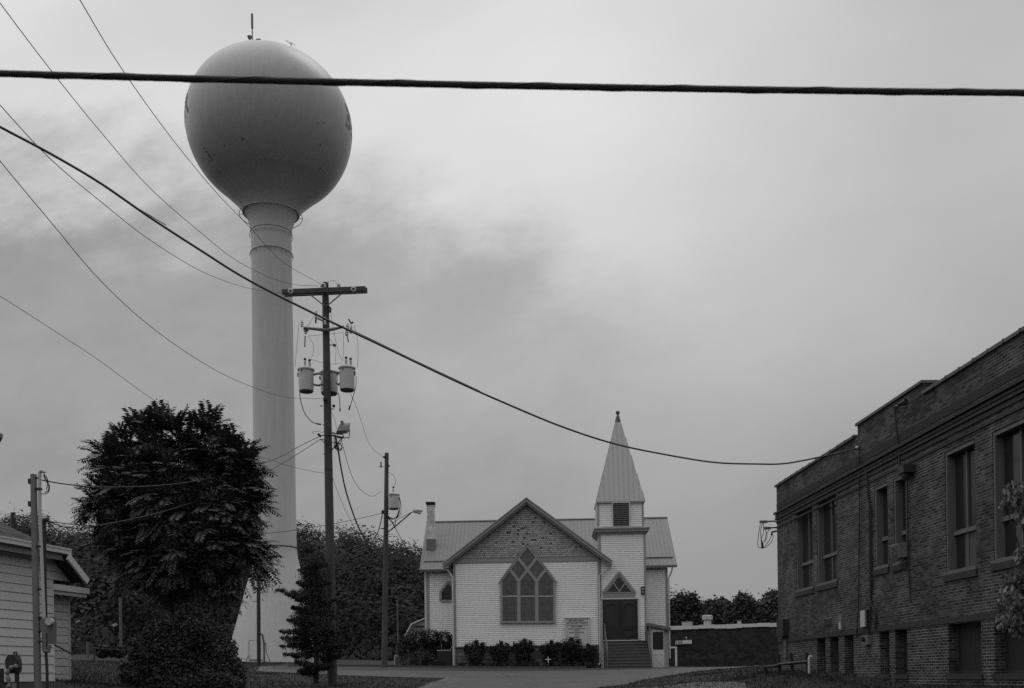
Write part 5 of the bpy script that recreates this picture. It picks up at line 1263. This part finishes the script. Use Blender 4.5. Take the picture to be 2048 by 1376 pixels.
# machine and hose at the lower left corner
mc = P(30, 1400, 18.5); mcr = thing('hose_reel', 'dark hose reel with a loop handle against the pale siding at left edge', 'hose reel', mc)
LQ = lambda px, py, dy=0.0: tuple(np.array(P(px, py, 18.5 + dy)) - np.array(mc))
mb = MB(); pr_ = [LQ(*p_) for p_ in ((13, 1322), (16, 1314), (20, 1310), (28, 1309), (34, 1311), (37, 1321), (38, 1336), (36, 1345), (30, 1340), (24, 1346), (14, 1336))]
mb.prism([(p_[0], p_[2]) for p_ in pr_], -.06, .12); mb.box(LQ(29, 1340, -.04), tuple(np.array(LQ(34, 1376)) + np.array([0, .08, 0]))); mb.build('reel', m_machine, mcr)
mb = MB(); mb.tube([LQ(27.5, 1312), LQ(28.5, 1304), LQ(32.5, 1304), LQ(34, 1312)], .016, 6); mb.tube([LQ(34, 1320, -.05), LQ(37.5, 1340, -.05), LQ(37, 1376, -.05)], .012, 5); mb.build('handle', m_black, mcr)
mb = MB(); mb.box(LQ(-6, 1337, .05), LQ(9, 1400, .2)); mb.build('side_box', m_machine, mcr)
mb = MB(); mb.tube(spline([LQ(34, 1332, -.12), LQ(25, 1334, -.12), LQ(17, 1340, -.12), (LQ(15, 1352, -.12)), LQ(19, 1368, -.12), LQ(15, 1376, -.12), LQ(5, 1390, -.1)], 6), [.035 + .01 * math.sin(i) for i in range(37)], 8); mb.tube([LQ(28, 1366, -.1), LQ(28, 1400, -.1)], .04, 8); mb.build('hose', m_hose, mcr, smooth=True)
# eave of a neighbouring roof at the very left
ev = P(-60, 900, 9); er = thing('porch_roof', 'end of a metal edged roof poking in at the left edge', 'roof', (ev[0], ev[1], g(ev[0], 9)))
eo = np.array(er.location)
mb = MB(); a, b = np.array(P(12, 871, 9)) - eo, np.array(P(-300, 752, 9)) - eo
mb.hexa([(b[0], -.05, b[2] - .04), (a[0] - .005, -.05, a[2] - .035), (a[0] - 1.0, 1.5, a[2] - .035), (b[0], 1.5, b[2] - .04), (b[0], -.05, b[2]), (a[0], -.05, a[2]), (a[0] - 1.0, 1.5, a[2]), (b[0], 1.5, b[2])]); mb.build('roof_slab', m_steel, er)
mb = MB(); mb.box((b[0] + .5, .6, -.1), (b[0] + .6, .7, b[2] - .06)); mb.build('post', m_trim, er)

# ------------------------------------------------------------------ shed, far things
shp = P(838, 1300, 80); sh = thing('shed', 'gambrel roofed garden shed half hidden behind the church and shrubs', 'shed', (shp[0], 80, g(shp[0], 80)))
so_ = np.array(sh.location); q3 = lambda px, py: (P(px, py, 80)[0] - so_[0], P(px, py, 80)[2] - so_[2])
ap_, kn, ev_ = q3(850, 1237), q3(823.5, 1248), q3(810, 1272); mir = lambda p_: (2 * ap_[0] - p_[0], p_[1])
mb = MB(); mb.prism([(ev_[0] + .1, -.3), (ev_[0] + .1, ev_[1]), (kn[0] + .05, kn[1]), ap_, mir((kn[0] + .05, kn[1])), mir((ev_[0] + .1, ev_[1])), mir((ev_[0] + .1, -.3))], 0, 4); mb.build('wall', m_trim, sh)
mb = MB()
for p_, q_ in ((ev_, kn), (kn, ap_), (ap_, mir(kn)), (mir(kn), mir(ev_))): mb.bar(p_, q_, .10, -.25, 4.1)
mb.build('roof', m_trim_light, sh)
mb = MB(); zz = q3(830, 1253)[1]; mb.box((kn[0] + .2, -.04, zz - .09), (mir(kn)[0] - .2, -.005, zz + .06)); mb.build('beam', m_dark, sh)
# stack and pipe left of the shrubs
st_ = P(796, 1330, 58); sr_ = thing('stone_pedestal', 'weathered stacked stone pedestal with a squat urn top beside the lamp pole', 'pedestal', (st_[0], 58, g(st_[0], 58)))
mb = MB(); k_ = 58 / F; mb.box((-.17, -.15, 0), (.17, .15, .25)); mb.box((-.15, -.14, .253), (.15, .14, .48)); mb.lathe([(.14, .484), (.12, .55), (.08, .62), (.12, .72), (.14, .95), (.1, 1.0)], seg=12); mb.box((-.12, -.1, 1.003), (.12, .1, 1.12)); mb.build('stone', m_coping, sr_)
wp_ = P(789.5, 1330, 57); wpr = thing('standpipe', 'thin white pipe with a bent top beside the stone pedestal', 'pipe', (wp_[0], 57, g(wp_[0], 57)))
mb = MB(); mb.tube([(0, 0, -.1), (0, 0, .55), (.05, 0, .6), (.14, 0, .6)], .035, 6); mb.build('pipe', m_transf, wpr)
ub = P(890, 1330, 56.2); ubr = thing('utility_cabinet', 'low dark cabinet with a pale lid edge left of the church corner', 'cabinet', (ub[0], 56.2, g(ub[0], 56.2)))
mb = MB(); hw_ = .42; ht = P(890, 1300.5, 56.2)[2] - g(ub[0], 56.2); mb.box((-hw_, 0, 0), (hw_ * .9, .8, ht - .03)); mb.build('case', m_dark, ubr); mb = MB(); mb.box((-hw_ - .02, -.03, ht - .028), (hw_ * .9, .82, ht + .02)); mb.build('lid', m_transf, ubr)
def far_pole(px, ytop, Y, r, label, name='far_pole', mat=m_wood, cat='pole'):
    b = P(px, 1300, Y); gz_ = g(b[0], Y); root = thing(name, label, cat, (b[0], Y, gz_)); mb = MB(); mb.tube([(0, 0, -.2), (0, 0, P(px, ytop, Y)[2] - gz_)], r, 8); mb.build('pole', mat, root); return root, P(px, ytop, Y)[2] - gz_
far_pole(242, 1195, 78, .12, 'slim pale pole in the far field left of the big shrub', mat=m_coping)
far_pole(175, 1283, 75, .10, 'short pale post in the far field near the house', 'fence_post', m_coping, 'post')
far_pole(188, 1308, 66, .06, 'short dark stake in the field right of the pale post', 'fence_post', m_dark, 'post')
far_pole(796, 1200, 70, .05, 'thin far pole between the lamp pole and the church', mat=m_coping)
for px, py, lab in ((156, 1244, 'far yard lamp with a single bright arm near the house'), (228, 1250, 'far yard lamp with twin bright arms beside the slim pole')):
    r_, h_ = far_pole(px, py + 1, 90, .04, lab, 'yard_lamp', m_dark, 'street lamp'); mb = MB(); mb.tube([(-.15, 0, h_), (.2, 0, h_ + .16)], .05, 6)
    if px > 200: mb.tube([(-.05, 0, h_ - .1), (.32, 0, h_ + .06)], .05, 6)
    mb.build('lamp_head', m_transf, r_)
wire('fence_wire', 'faint horizontal wire strung across the far field', [(120, 1291), (175, 1294), (245, 1300), (330, 1301)], 70, 74, .012, m_wire_grey, 'wire')
# ------------------------------------------------------------------ foliage
def quads_from(Pp, U, Vv, name, mat, parent=None, org=None):
    n = len(Pp); V = np.empty((n, 4, 3)); V[:, 0] = Pp - U; V[:, 1] = Pp - Vv; V[:, 2] = Pp + U; V[:, 3] = Pp + Vv
    return arrmesh(name, V.reshape(-1, 3), np.arange(4 * n).reshape(n, 4), mat, parent, org)
def unit(a): return a / np.maximum(np.linalg.norm(a, axis=-1, keepdims=True), 1e-9)
def leafcloud(name, lobes, n, size, mat, rg, parent=None, org=None, shell=.55, aspect=.5, up=.35, rough=.18, face=.8, front=None):
    """lobes: list of (x,y,z,rx,ry,rz)"""
    lob = np.array(lobes, float); ar = (lob[:, 3] * lob[:, 5]) + .01; k = rg.choice(len(lob), n, p=ar / ar.sum())
    dr = unit(rg.normal(size=(n, 3)))
    if front is not None: dr[:, 1] = np.where(dr[:, 1] > front, -dr[:, 1], dr[:, 1])
    rad = shell + (1.0 - shell) * rg.random(n) ** .5
    # lumpy radius
    lump = 1 + rough * np.sin(dr[:, 0] * 7 + k) * np.sin(dr[:, 1] * 6 + 2 * k) * np.sin(dr[:, 2] * 8 + 3 * k) + rg.normal(size=n) * rough * .35
    globals()['_lastk'] = k
    Pp = lob[k, :3] + dr * lob[k, 3:6] * (rad * lump)[:, None]
    nrm = unit(dr * face + rg.normal(size=(n, 3)) * .75 + np.array([0, 0, up])); t = unit(np.cross(nrm, rg.normal(size=(n, 3)))); b = np.cross(nrm, t); s_ = size * (.6 + .8 * rg.random(n))[:, None]
    return quads_from(Pp, t * s_, b * s_ * aspect, name, mat, parent, org)
def lobes_px(L_, Y, depth=.8, dj=0.0, rg=None):
    o = []
    for px, py, r in L_:
        yy2 = Y + (rg.uniform(-dj, dj) if rg is not None and dj else 0); p = P(px, py, yy2); rr = r * yy2 / F; o.append((*p, rr, rr * depth, rr * .95))
    return o
def limbs(root, base, tips, r0, mat=m_bark, name='trunk', org=None):
    mb = MB(); o = np.array(org)
    b = np.array(base); fork = b + (np.mean(np.array(tips), 0) - b) * .35
    mb.tube([tuple(b - o - np.array([0, 0, .3])), tuple((b + fork) / 2 - o + np.array([r0 * .3, 0, 0])), tuple(fork - o)], [r0 * 1.15, r0 * .9, r0 * .7], 9)
    for t in tips:
        t = np.array(t); m_ = (fork + t) / 2 + np.array([0, 0, .1 * np.linalg.norm(t - fork)]); mb.tube([tuple(fork - o), tuple(m_ - o), tuple(t - o)], [r0 * .55, r0 * .35, r0 * .12], 6)
    return mb.build(name, mat, root, smooth=True)

# big compound-leaf tree
rg = np.random.default_rng(11); YT = 29.0
tb = P(352, 1340, YT); tb = (tb[0], YT, g(tb[0], YT)); tree = thing('leafy_tree', 'big dark tree with long feathery compound leaves in front of the water tower', 'tree', tb)
LT = [(250, 895, 52), (318, 878, 50), (375, 885, 50), (432, 880, 50), (482, 925, 45), (225, 955, 42), (290, 960, 75), (370, 970, 90), (455, 985, 62), (500, 1010, 35), (240, 1040, 50), (310, 1060, 85), (400, 1075, 95), (470, 1085, 55), (505, 1110, 30), (235, 1110, 40), (290, 1140, 65), (370, 1160, 75), (440, 1150, 55), (350, 1195, 40), (215, 1065, 30), (205, 1000, 28), (225, 1035, 42), (505, 1062, 38), (505, 1118, 34)]
LT = [(x + rg.uniform(-6, 6), y + rg.uniform(-6, 6), r * rg.uniform(.8, .96)) for x, y, r in LT]
LT = [(x, y + (12 if y < 930 else 0), r) for x, y, r in LT] + [(350, 990, 95), (360, 1090, 100), (300, 1010, 70), (430, 1040, 75), (440, 960, 60), (270, 960, 55), (470, 1010, 60), (440, 1000, 80), (420, 930, 50), (215, 1010, 36), (240, 1075, 50)]
lb = np.array(lobes_px(LT, YT, .95, .8, rg))
limbs(tree, tb, [tuple(l_[:3]) for l_ in lb[[0, 3, 5, 8, 10, 13, 16, 18]]], .17, org=tb)
leafcloud('inner_foliage', lb * np.array([1, 1, 1, .76, .76, .76]), 62000, .055, m_leaf_near, rg, tree, tb, .15, .45)
# rosettes of fronds
roset = []
tips = [(262, 826), (320, 820), (352, 822), (431, 818), (415, 826), (300, 830), (545, 1140), (538, 1100), (530, 1150), (175, 975), (170, 1000), (256, 838), (233, 850), (300, 838), (322, 832), (348, 830), (372, 850), (428, 834), (446, 845), (490, 872), (512, 893), (522, 915), (190, 893), (205, 880), (186, 938), (196, 950), (185, 990), (172, 985), (205, 1020), (193, 1042), (200, 1065), (528, 965), (535, 995), (520, 1020), (525, 1065), (515, 1090), (538, 1118), (505, 1140), (480, 1160), (275, 852), (402, 850), (470, 862), (545, 1000), (220, 905), (215, 1100), (180, 1000)]
cx0, cz0_ = P(355, 1020, YT)[0], P(355, 1020, YT)[2]
for px, py in tips:
    p = P(px, py, YT + rg.uniform(-.7, .7)); dd = np.array([p[0] - cx0, 0, p[2] - cz0_]); dd = dd / np.linalg.norm(dd); roset.append((np.array(p) - dd * .5, dd + np.array([0, -.2, .35]), 1.3))
for i in range(360):
    l_ = lb[rg.choice(len(lb), p=lb[:, 3] ** 2 / (lb[:, 3] ** 2).sum())]; dr = unit(rg.normal(size=3)); 
    if dr[1] > .35: dr[1] *= -1
    roset.append((l_[:3] + dr * l_[3:6] * .88, unit(dr + np.array([0, 0, .45])), rg.uniform(.7, 1.05)))
PPs, UU, VV = [], [], []
for c, dr, sc_ in roset:
    dr = unit(np.array(dr)); nf = 9
    a1 = unit(np.cross(dr, [0.3, 1, .2])); a2 = np.cross(dr, a1)
    for f_ in range(nf):
        an = 2 * math.pi * f_ / nf + rg.uniform(-.3, .3); ti = rg.uniform(.2, 1.2)
        fd = unit(dr * math.cos(ti) + (a1 * math.cos(an) + a2 * math.sin(an)) * math.sin(ti)); Lf = sc_ * rg.uniform(.42, .74); nl = 11
        side = unit(np.cross(fd, [0, 0, 1]) + 1e-3)
        for j in range(nl + 1):
            t = (j + 1.2) / (nl + 1); pos = c + fd * Lf * t + np.array([0, 0, -.22 * Lf * t * t])
            ax = unit(fd + np.array([0, 0, -.6 * t])); ll = Lf * .30 * (1 - .45 * abs(t - .45)) * (.55 if j == nl else 1)
            for sd in ((-1, 1) if j < nl else (0,)):
                ld = unit(side * sd * .95 + ax * .40 + np.array([0, 0, -.16]) + rg.normal(size=3) * .08); wv_ = unit(np.cross(ld, np.cross(side, ax))) * ll * .15
                PPs.append(pos + ld * ll * .5); UU.append(ld * ll * .5); VV.append(wv_)
quads_from(np.array(PPs), np.array(UU), np.array(VV), 'crown', m_leaf_near, tree, tb)

def bush(name, label, lobes, Y, n, size, mat, seed, cat='bush', group=None, depth=.8, stems=None, **k):
    rg_ = np.random.default_rng(seed); lb_ = lobes_px(lobes, Y, depth, .15, rg_)
    bx = float(np.mean([l_[0] for l_ in lb_])); base = (bx, Y, g(bx, Y)); root = thing(name, label, cat, base, 0, group)
    leafcloud('crown' if cat == 'tree' else 'foliage', lb_, n, size, mat, rg_, root, base, **k)
    limbs(root, base, [l_[:3] for l_ in lb_[:6]], stems or .035, name='trunk' if cat == 'tree' else 'stem', org=base)
    return root
m_shrub = M('leaf_shrub', .040, .7, .3, 1.5, island=.4)
bush('large_shrub', 'tall rounded dark shrub in the foreground under the leafy tree', [(380, 1228, 24), (345, 1250, 26), (320, 1268, 34), (398, 1262, 40), (295, 1302, 38), (360, 1305, 60), (438, 1300, 38), (270, 1345, 34), (340, 1352, 60), (420, 1350, 55), (462, 1342, 32), (360, 1385, 70)], 27.5, 34000, .045, m_shrub, 21, 'shrub', aspect=.55, shell=.4)
bush('low_shrub', 'low spreading shrub at the bottom edge right of the tall rounded shrub', [(400, 1375, 35), (440, 1372, 32), (470, 1378, 24), (420, 1390, 40), (365, 1390, 40)], 26.0, 9000, .04, m_leaf_dark, 22, 'shrub', aspect=.55)
# dark conifer-like tree left of the pole
rgc = np.random.default_rng(31); YC = 37.0; tbp = P(631, 1363, YC); tbp = (tbp[0], YC, tbp[2])
ct_ = thing('young_conifer', 'dark ragged young conifer growing just left of the tall wooden pole', 'tree', tbp)
mb = MB(); oo = np.array(tbp); q4 = lambda px, py, d_=0: tuple(np.array(P(px, py, YC + d_)) - oo); mb.tube([q4(632, 1368), q4(633, 1300), q4(630, 1200), q4(624, 1110)], [.11, .09, .06, .02], 8)
br_ = [(600, 1140), (596, 1165), (556, 1181), (572, 1190), (585, 1215), (574, 1240), (562, 1262), (566, 1276), (563, 1292), (572, 1310), (596, 1322), (600, 1342), (648, 1125), (655, 1165), (668, 1200), (672, 1235), (690, 1262), (698, 1290), (685, 1310), (660, 1330), (655, 1262), (612, 1120), (640, 1105)]
lobc = []
for x, y in br_:
    x0 = 630; d_ = rgc.uniform(-.8, .8); up_ = rgc.uniform(2, 16); mb.tube([q4(x0, y + up_), q4((x0 + x) / 2, y + up_ * .8, d_ / 2), q4(x, y, d_)], [.03, .02, .008], 5)
    for t in np.linspace(.25, 1.0, 9):
        p = P(x0 + (x - x0) * t + rgc.uniform(-5, 5), y + up_ * (1 - t) + rgc.uniform(-7, 6) * (1.1 - t), YC + d_ * t + rgc.uniform(-.15, .15)); k_ = (1.15 - .75 * t) * rgc.uniform(.6, 1.2); lobc.append((*p, .24 * k_, .24 * k_, .20 * k_))
for x, y, r in ((618, 1100, 14), (628, 1125, 22), (622, 1155, 28), (632, 1190, 30), (622, 1225, 32), (640, 1255, 34), (612, 1262, 22), (648, 1290, 34), (615, 1300, 26), (585, 1285, 16), (600, 1240, 20), (655, 1225, 20), (670, 1285, 20)):
    p = P(x, y, YC + rgc.uniform(-.4, .4)); lobc += [(*p, r * .9 * YC / F, r * YC / F * .9, r * YC / F * .85)] * 2
mb.build('trunk', m_bark, ct_, smooth=True)
leafcloud('crown', lobc, 52000, .052, m_leaf_dark, rgc, ct_, tbp, .2, .22, .5, .42)
# church hedge
hb_ = [(950, 24, 1282), (1000, 23, 1284), (1047, 24, 1279), (1101, 22, 1282), (1140, 26, 1277), (1174, 20, 1289)]
hl = ['bush nearest the left corner of the church front, first of the row', 'second bush from the left along the church foundation', 'third bush in the row, below the big pointed window', 'bush directly behind the small white cross', 'tallest bush of the row, covering the foot of the sign', 'last smaller bush of the row beside the right downspout']
for i, (x, r, yt) in enumerate(hb_):
    bush('hedge_bush', hl[i], [(x, yt + 14, r * .62), (x - r * .55, yt + 18, r * .52), (x + r * .55, yt + 16, r * .52), (x, yt + 32, r * .72), (x - r * .3, yt + 36, r * .35), (x + r * .3, yt + 36, r * .35), (x - r * .7, yt + 12, r * .2), (x + r * .6, yt + 6, r * .2), (x + r * .1, yt + 2, r * .2), (x, yt + 45, r * .3)], 54.35, 5200, .045, m_leaf_dark, 40 + i, 'bush', 'bushes along the church front', shell=.1, aspect=.5, rough=.4)
bush('ground_cover', 'low leafy plants edging the flower bed under the bushes', [(925 + 21 * k, 1331 + (k % 3), 8) for k in range(13)], 54.0, 3500, .05, m_leaf_dark, 55, 'plant', stems=.01, rough=.4)
bush('tall_shrub', 'broad dark shrub hiding the shed left of the church', [(835, 1283, 28), (860, 1278, 22), (885, 1280, 20), (815, 1295, 24), (850, 1305, 30), (900, 1290, 14), (880, 1300, 22), (905, 1278, 10)], 56.8, 6500, .07, m_leaf_dark, 60, 'shrub')
bush('low_mound', 'pale weeping grassy mound beside the low dark cabinet', [(838, 1318, 20), (815, 1323, 15), (860, 1322, 16), (880, 1330, 10)], 55.6, 3600, .07, m_leaf, 61, 'shrub', aspect=.16)
bush('field_shrub', 'low round shrub in the far field beside the slim pale pole', [(205, 1303, 14), (225, 1300, 15), (240, 1306, 12)], 76, 1400, .13, m_leaf, 62, 'shrub')
# hill and wood
def crest(px): return np.interp(px, [-600, -100, 60, 180, 400, 590, 640, 700, 760, 840, 1000, 1200, 1400, 1800], [1095, 1084, 1082, 1090, 1098, 1100, 1092, 1106, 1122, 1144, 1180, 1240, 1290, 1300])
Ya, Yb = 96., 190.
def hillz(X, Y):
    px = 1024 + X / Y * F - 4; t = np.clip((Y - Ya) / (Yb - Ya), 0, 1.25); dyc = (1352 - crest(px)) + (1024 - px) * math.sin(ROLL)
    zc_ = EYE + dyc / F * Yb - 8.0; z0_ = G(X, np.minimum(Y, 150.0)); tt = np.sin(np.clip(t, 0, 1) * math.pi / 2) ** 1.15
    z = z0_ * (1 - tt) + np.maximum(zc_, z0_ + 1) * tt; return z - np.maximum(t - 1, 0) * 30
hx = np.arange(-150, 60, 5.); hy = np.arange(92, 216, 4.)
Xg, Yg = np.meshgrid(hx, hy); Zg2 = hillz(Xg, Yg) + .15 - (Yg < 95) * 1.0
V = np.stack([Xg, Yg, Zg2], -1).reshape(-1, 3); i = np.arange(len(V)).reshape(len(hy), len(hx)); o = arrmesh('hill', V, np.stack([i[:-1, :-1], i[:-1, 1:], i[1:, 1:], i[1:, :-1]], -1).reshape(-1, 4), m_hill); tag(o, kind='structure')
rgf = np.random.default_rng(77); lobf = []
for x in np.arange(-56, 7, 2.6):
    y = rgf.uniform(90, 95); z = g(x, y); r = rgf.uniform(1.5, 2.4); lobf.append((x, y, z + r * .6, r, r, r)); lobf.append((x + 1, y + 2.5, z + r * 1.5, r, r, r * 1.2))
for Yr in np.arange(97, 197, 6.0):
    for X in np.arange(-.56 * Yr - 5, .20 * Yr, 6.1):
        x, y = X + rgf.uniform(-2, 2), Yr + rgf.uniform(-2, 2)
        if x > 7 and y < 140: continue
        z = float(hillz(np.array([x]), np.array([y]))[0]); r = rgf.uniform(2.9, 4.7) * (.8 if Yr < 110 else 1); hgt = rgf.uniform(5.6, 10.4) * (.9 if Yr > 170 else 1.0)
        lobf.append((x, y, z + hgt - r, r, r, r * 1.05)); 
        lobf.append((x + rgf.uniform(-1.8, 1.8), y - 1.2, z + hgt * .45, r * .9, r * .8, r * 1.0))
        lobf.append((x + rgf.uniform(-2.2, 2.2), y - .8, z + hgt - r * .9 + rgf.uniform(-.6, 1.5), r * .45, r * .45, r * .5))
print('forest lobes', len(lobf))
o = leafcloud('woodland', lobf, 470000, .19, m_leaf_far, rgf, shell=.84, aspect=.7, up=.8, rough=.22, face=3.0, front=.45); m_wood_dark = M('leaf_far_dark', .020, .9, .3, .15, island=.15, spec=.1); m_wood_pale = M('leaf_far_pale', .048, .9, .3, .15, island=.15, spec=.1)
o.data.materials.append(m_wood_dark); o.data.materials.append(m_wood_pale)
o.data.polygons.foreach_set('material_index', np.array([0, 1, 0, 2, 1, 0, 2], np.int32)[(_lastk // 3 * 5 + _lastk // 40) % 7])
tag(o, 'dense dark wood covering the hillside behind the tower and church', 'wood', kind='stuff')
# individual trees behind the annex
tr_l = [([(1352, 1215, 20), (1375, 1205, 22), (1350, 1240, 24), (1378, 1238, 26), (1395, 1228, 18), (1362, 1196, 9), (1385, 1193, 7)], 'dark spiky-topped tree beside the right wall of the church'),
        ([(1412, 1222, 20), (1408, 1245, 24), (1428, 1212, 16), (1425, 1240, 22), (1397, 1205, 6)], 'tree behind the mushroom roof vent'),
        ([(1450, 1215, 18), (1458, 1240, 24), (1440, 1236, 18), (1447, 1202, 7), (1470, 1222, 15)], 'pale leaved tree in the middle behind the annex'),
        ([(1488, 1210, 24), (1478, 1232, 26), (1506, 1225, 22), (1495, 1245, 26), (1484, 1192, 9)], 'tallest rounded tree behind the annex roof'),
        ([(1530, 1222, 24), (1545, 1205, 22), (1548, 1190, 14), (1525, 1245, 26), (1552, 1235, 25), (1562, 1215, 20), (1515, 1238, 18)], 'tree rising right against the corner of the brick building')]
m_bg = [M('leaf_mid_dark', .040, .8, .3, .6, island=.4, spec=.2), M('leaf_mid_pale', .062, .8, .3, .6, island=.4, spec=.2), M('leaf_mid', .050, .8, .3, .6, island=.4, spec=.2)]
for i, (lo_, lab) in enumerate(tr_l):
    bush('background_tree', lab, [(x, y + 2, r * 1.02) for x, y, r in lo_], 116 + 3 * (i % 3), 7500, .19, m_bg[i % 3], 80 + i, 'tree', 'trees behind the low annex', stems=.22, shell=.4, aspect=.55, rough=.45)
# tree leaves entering at the right edge
rgr = np.random.default_rng(91); YR = 16.0; rb0 = P(2120, 1400, YR); rb0 = (rb0[0], YR, g(rb0[0], YR)); rt = thing('sapling', 'pale leaved sapling reaching in from right in front of the brick building', 'tree', rb0)
LR = [(2030, 985, 24), (2052, 1000, 28), (2012, 1012, 16), (2070, 1030, 40), (2030, 1160, 26), (2055, 1175, 34), (2020, 1195, 24), (2045, 1215, 34), (2012, 1245, 20), (2035, 1255, 22), (2080, 1120, 50), (2090, 1200, 60), (2000, 1215, 11)]
lbr_ = lobes_px(LR, YR, .8, .3, rgr); 
limbs(rt, rb0, [l_[:3] for l_ in lbr_[:10]], .05, org=rb0)
n = 3000; lob = np.array(lbr_); k = rgr.choice(len(lob), n, p=lob[:, 3] ** 2 / (lob[:, 3] ** 2).sum()); dr = unit(rgr.normal(size=(n, 3))); Pp = lob[k, :3] + dr * lob[k, 3:6] * (rgr.random(n)[:, None] ** .4)
t = unit(np.array([0, 0, -1.0]) + rgr.normal(size=(n, 3)) * .38); nn_ = unit(np.cross(t, rgr.normal(size=(n, 3)))); s_ = (.045 + .02 * rgr.random(n))[:, None]
quads_from(Pp, t * s_, nn_ * s_ * .5, 'crown', m_leaf_pale, rt, rb0)
# loose stones along the drive edges
rgs = np.random.default_rng(7); n = 2600; yq = rgs.uniform(28, 53.3, n); side_ = rgs.random(n) < .5
xl_ = np.where(yq < 43.8, np.interp(yq, [27, 36, 40, 43.8], [-3.6, -3.35, -3.25, -2.9]), np.interp(yq, [43.8, 44.6, 45.6, 47, 53.6], [-2.9, -6.0, -9.0, -12.0, -13.5])); xr_ = np.interp(yq, [27, 35, 39, 43, 46, 49, 53.6], [.8, 2.7, 5.0, 8.0, 11.5, 15, 19])
xq = np.where(side_, xl_ + np.abs(rgs.normal(size=n)) * .5, xr_ - np.abs(rgs.normal(size=n)) * .9); r_ = .012 + .03 * rgs.random(n) ** 2
c_ = np.stack([xq, yq, G(xq, yq) + .03], -1); oc = np.array([(1, 0, 0), (0, 1, 0), (-1, 0, 0), (0, -1, 0), (0, 0, .7)], float); V = (c_[:, None, :] + oc[None] * r_[:, None, None] * (.6 + .8 * rgs.random((n, 5, 1)))).reshape(-1, 3)
b_ = np.arange(n)[:, None] * 5; Fs = np.concatenate([b_ + np.array([[0, 1, 4]]), b_ + np.array([[1, 2, 4]]), b_ + np.array([[2, 3, 4]]), b_ + np.array([[3, 0, 4]])]); o = arrmesh('gravel', V, Fs, m_coping, k=3); tag(o, 'loose pale gravel strewn along both edges of the asphalt drive', 'gravel', kind='stuff')
# grass blades
rgg = np.random.default_rng(101)
def ingrass(x, y):
    xl = np.where(y < 43.8, np.interp(y, [27, 36, 40, 43.8], [-3.6, -3.35, -3.25, -2.9]), np.interp(y, [43.8, 44.6, 45.6, 47, 53.6], [-2.9, -6.0, -9.0, -12.0, -13.5])); xr = np.interp(y, [27, 35, 39, 43, 46, 49, 53.6], [.8, 2.7, 5.0, 8.0, 11.5, 15, 19])
    edge = rgg.normal(size=len(x)) * .12
    return ((x < xl + edge) | (x > xr + edge)) & ~((y > 53) & (x > -12.3)) & (y < 71)
N_ = 150000; yq = rgg.uniform(17, 68, N_); xq = (rgg.random(N_) * 1.06 - .53) * yq; ok = ingrass(xq, yq) & ~((xq > 10.2 - (yq - 20) * .0) & (yq < 36)) & ~((xq < -10.9 + (yq - 24) * -.8) & (yq < 26)); xq, yq = xq[ok], yq[ok]; 
# ragged tufts: verges, pole feet, wall foot, kerb
cl = [(x, y) for x, y in zip(rgg.uniform(-12, -3.5, 60), rgg.uniform(36, 50, 60))] + [(x, y) for x, y in zip(rgg.uniform(3, 9.5, 110), rgg.uniform(28, 46, 110))] + [(-6.6, 38), (-6.4, 38.1), (-7.3, 37), (-13.6, 56), (-13.4, 56)] + [(9.25 - .03 * (y - 20), y) for y in np.arange(20, 36, .35)] + [(8.3 + rgg.uniform(-.8, .8), y) for y in np.arange(31, 34, .3)] + [(x, 53.5) for x in rgg.uniform(-12, 4, 14)]
cq_ = np.repeat(np.array(cl), 26, 0) + rgg.normal(size=(len(cl) * 26, 2)) * [.16, .12]; cq_ = cq_[ingrass(cq_[:, 0], cq_[:, 1])]; n0 = len(xq); xq = np.r_[xq, cq_[:, 0]]; yq = np.r_[yq, cq_[:, 1]]
n = len(xq)
base = np.stack([xq, yq, G(xq, yq)], -1); hgt = .05 + .07 * rgg.random(n); near = (xq > 7.2) & (yq < 36); hgt = np.where(near, hgt * .8, hgt * .7); hgt[n0:] = rgg.uniform(.03, .12, n - n0); lean = np.stack([rgg.normal(size=n) * .35, rgg.normal(size=n) * .35, np.ones(n)], -1) * hgt[:, None]; an = rgg.uniform(0, math.pi, n); wv = np.stack([np.cos(an), np.sin(an), np.zeros(n)], -1) * (.006 + .008 * rgg.random(n))[:, None]
V = np.stack([base - wv - [0, 0, .02], base + wv - [0, 0, .02], base + wv * .4 + lean, base - wv * .4 + lean], 1).reshape(-1, 3); o = arrmesh('grass', V, np.arange(4 * n).reshape(n, 4), m_blade); tag(o, 'short rough grass on the lawns either side of the drive', 'grass', kind='stuff')
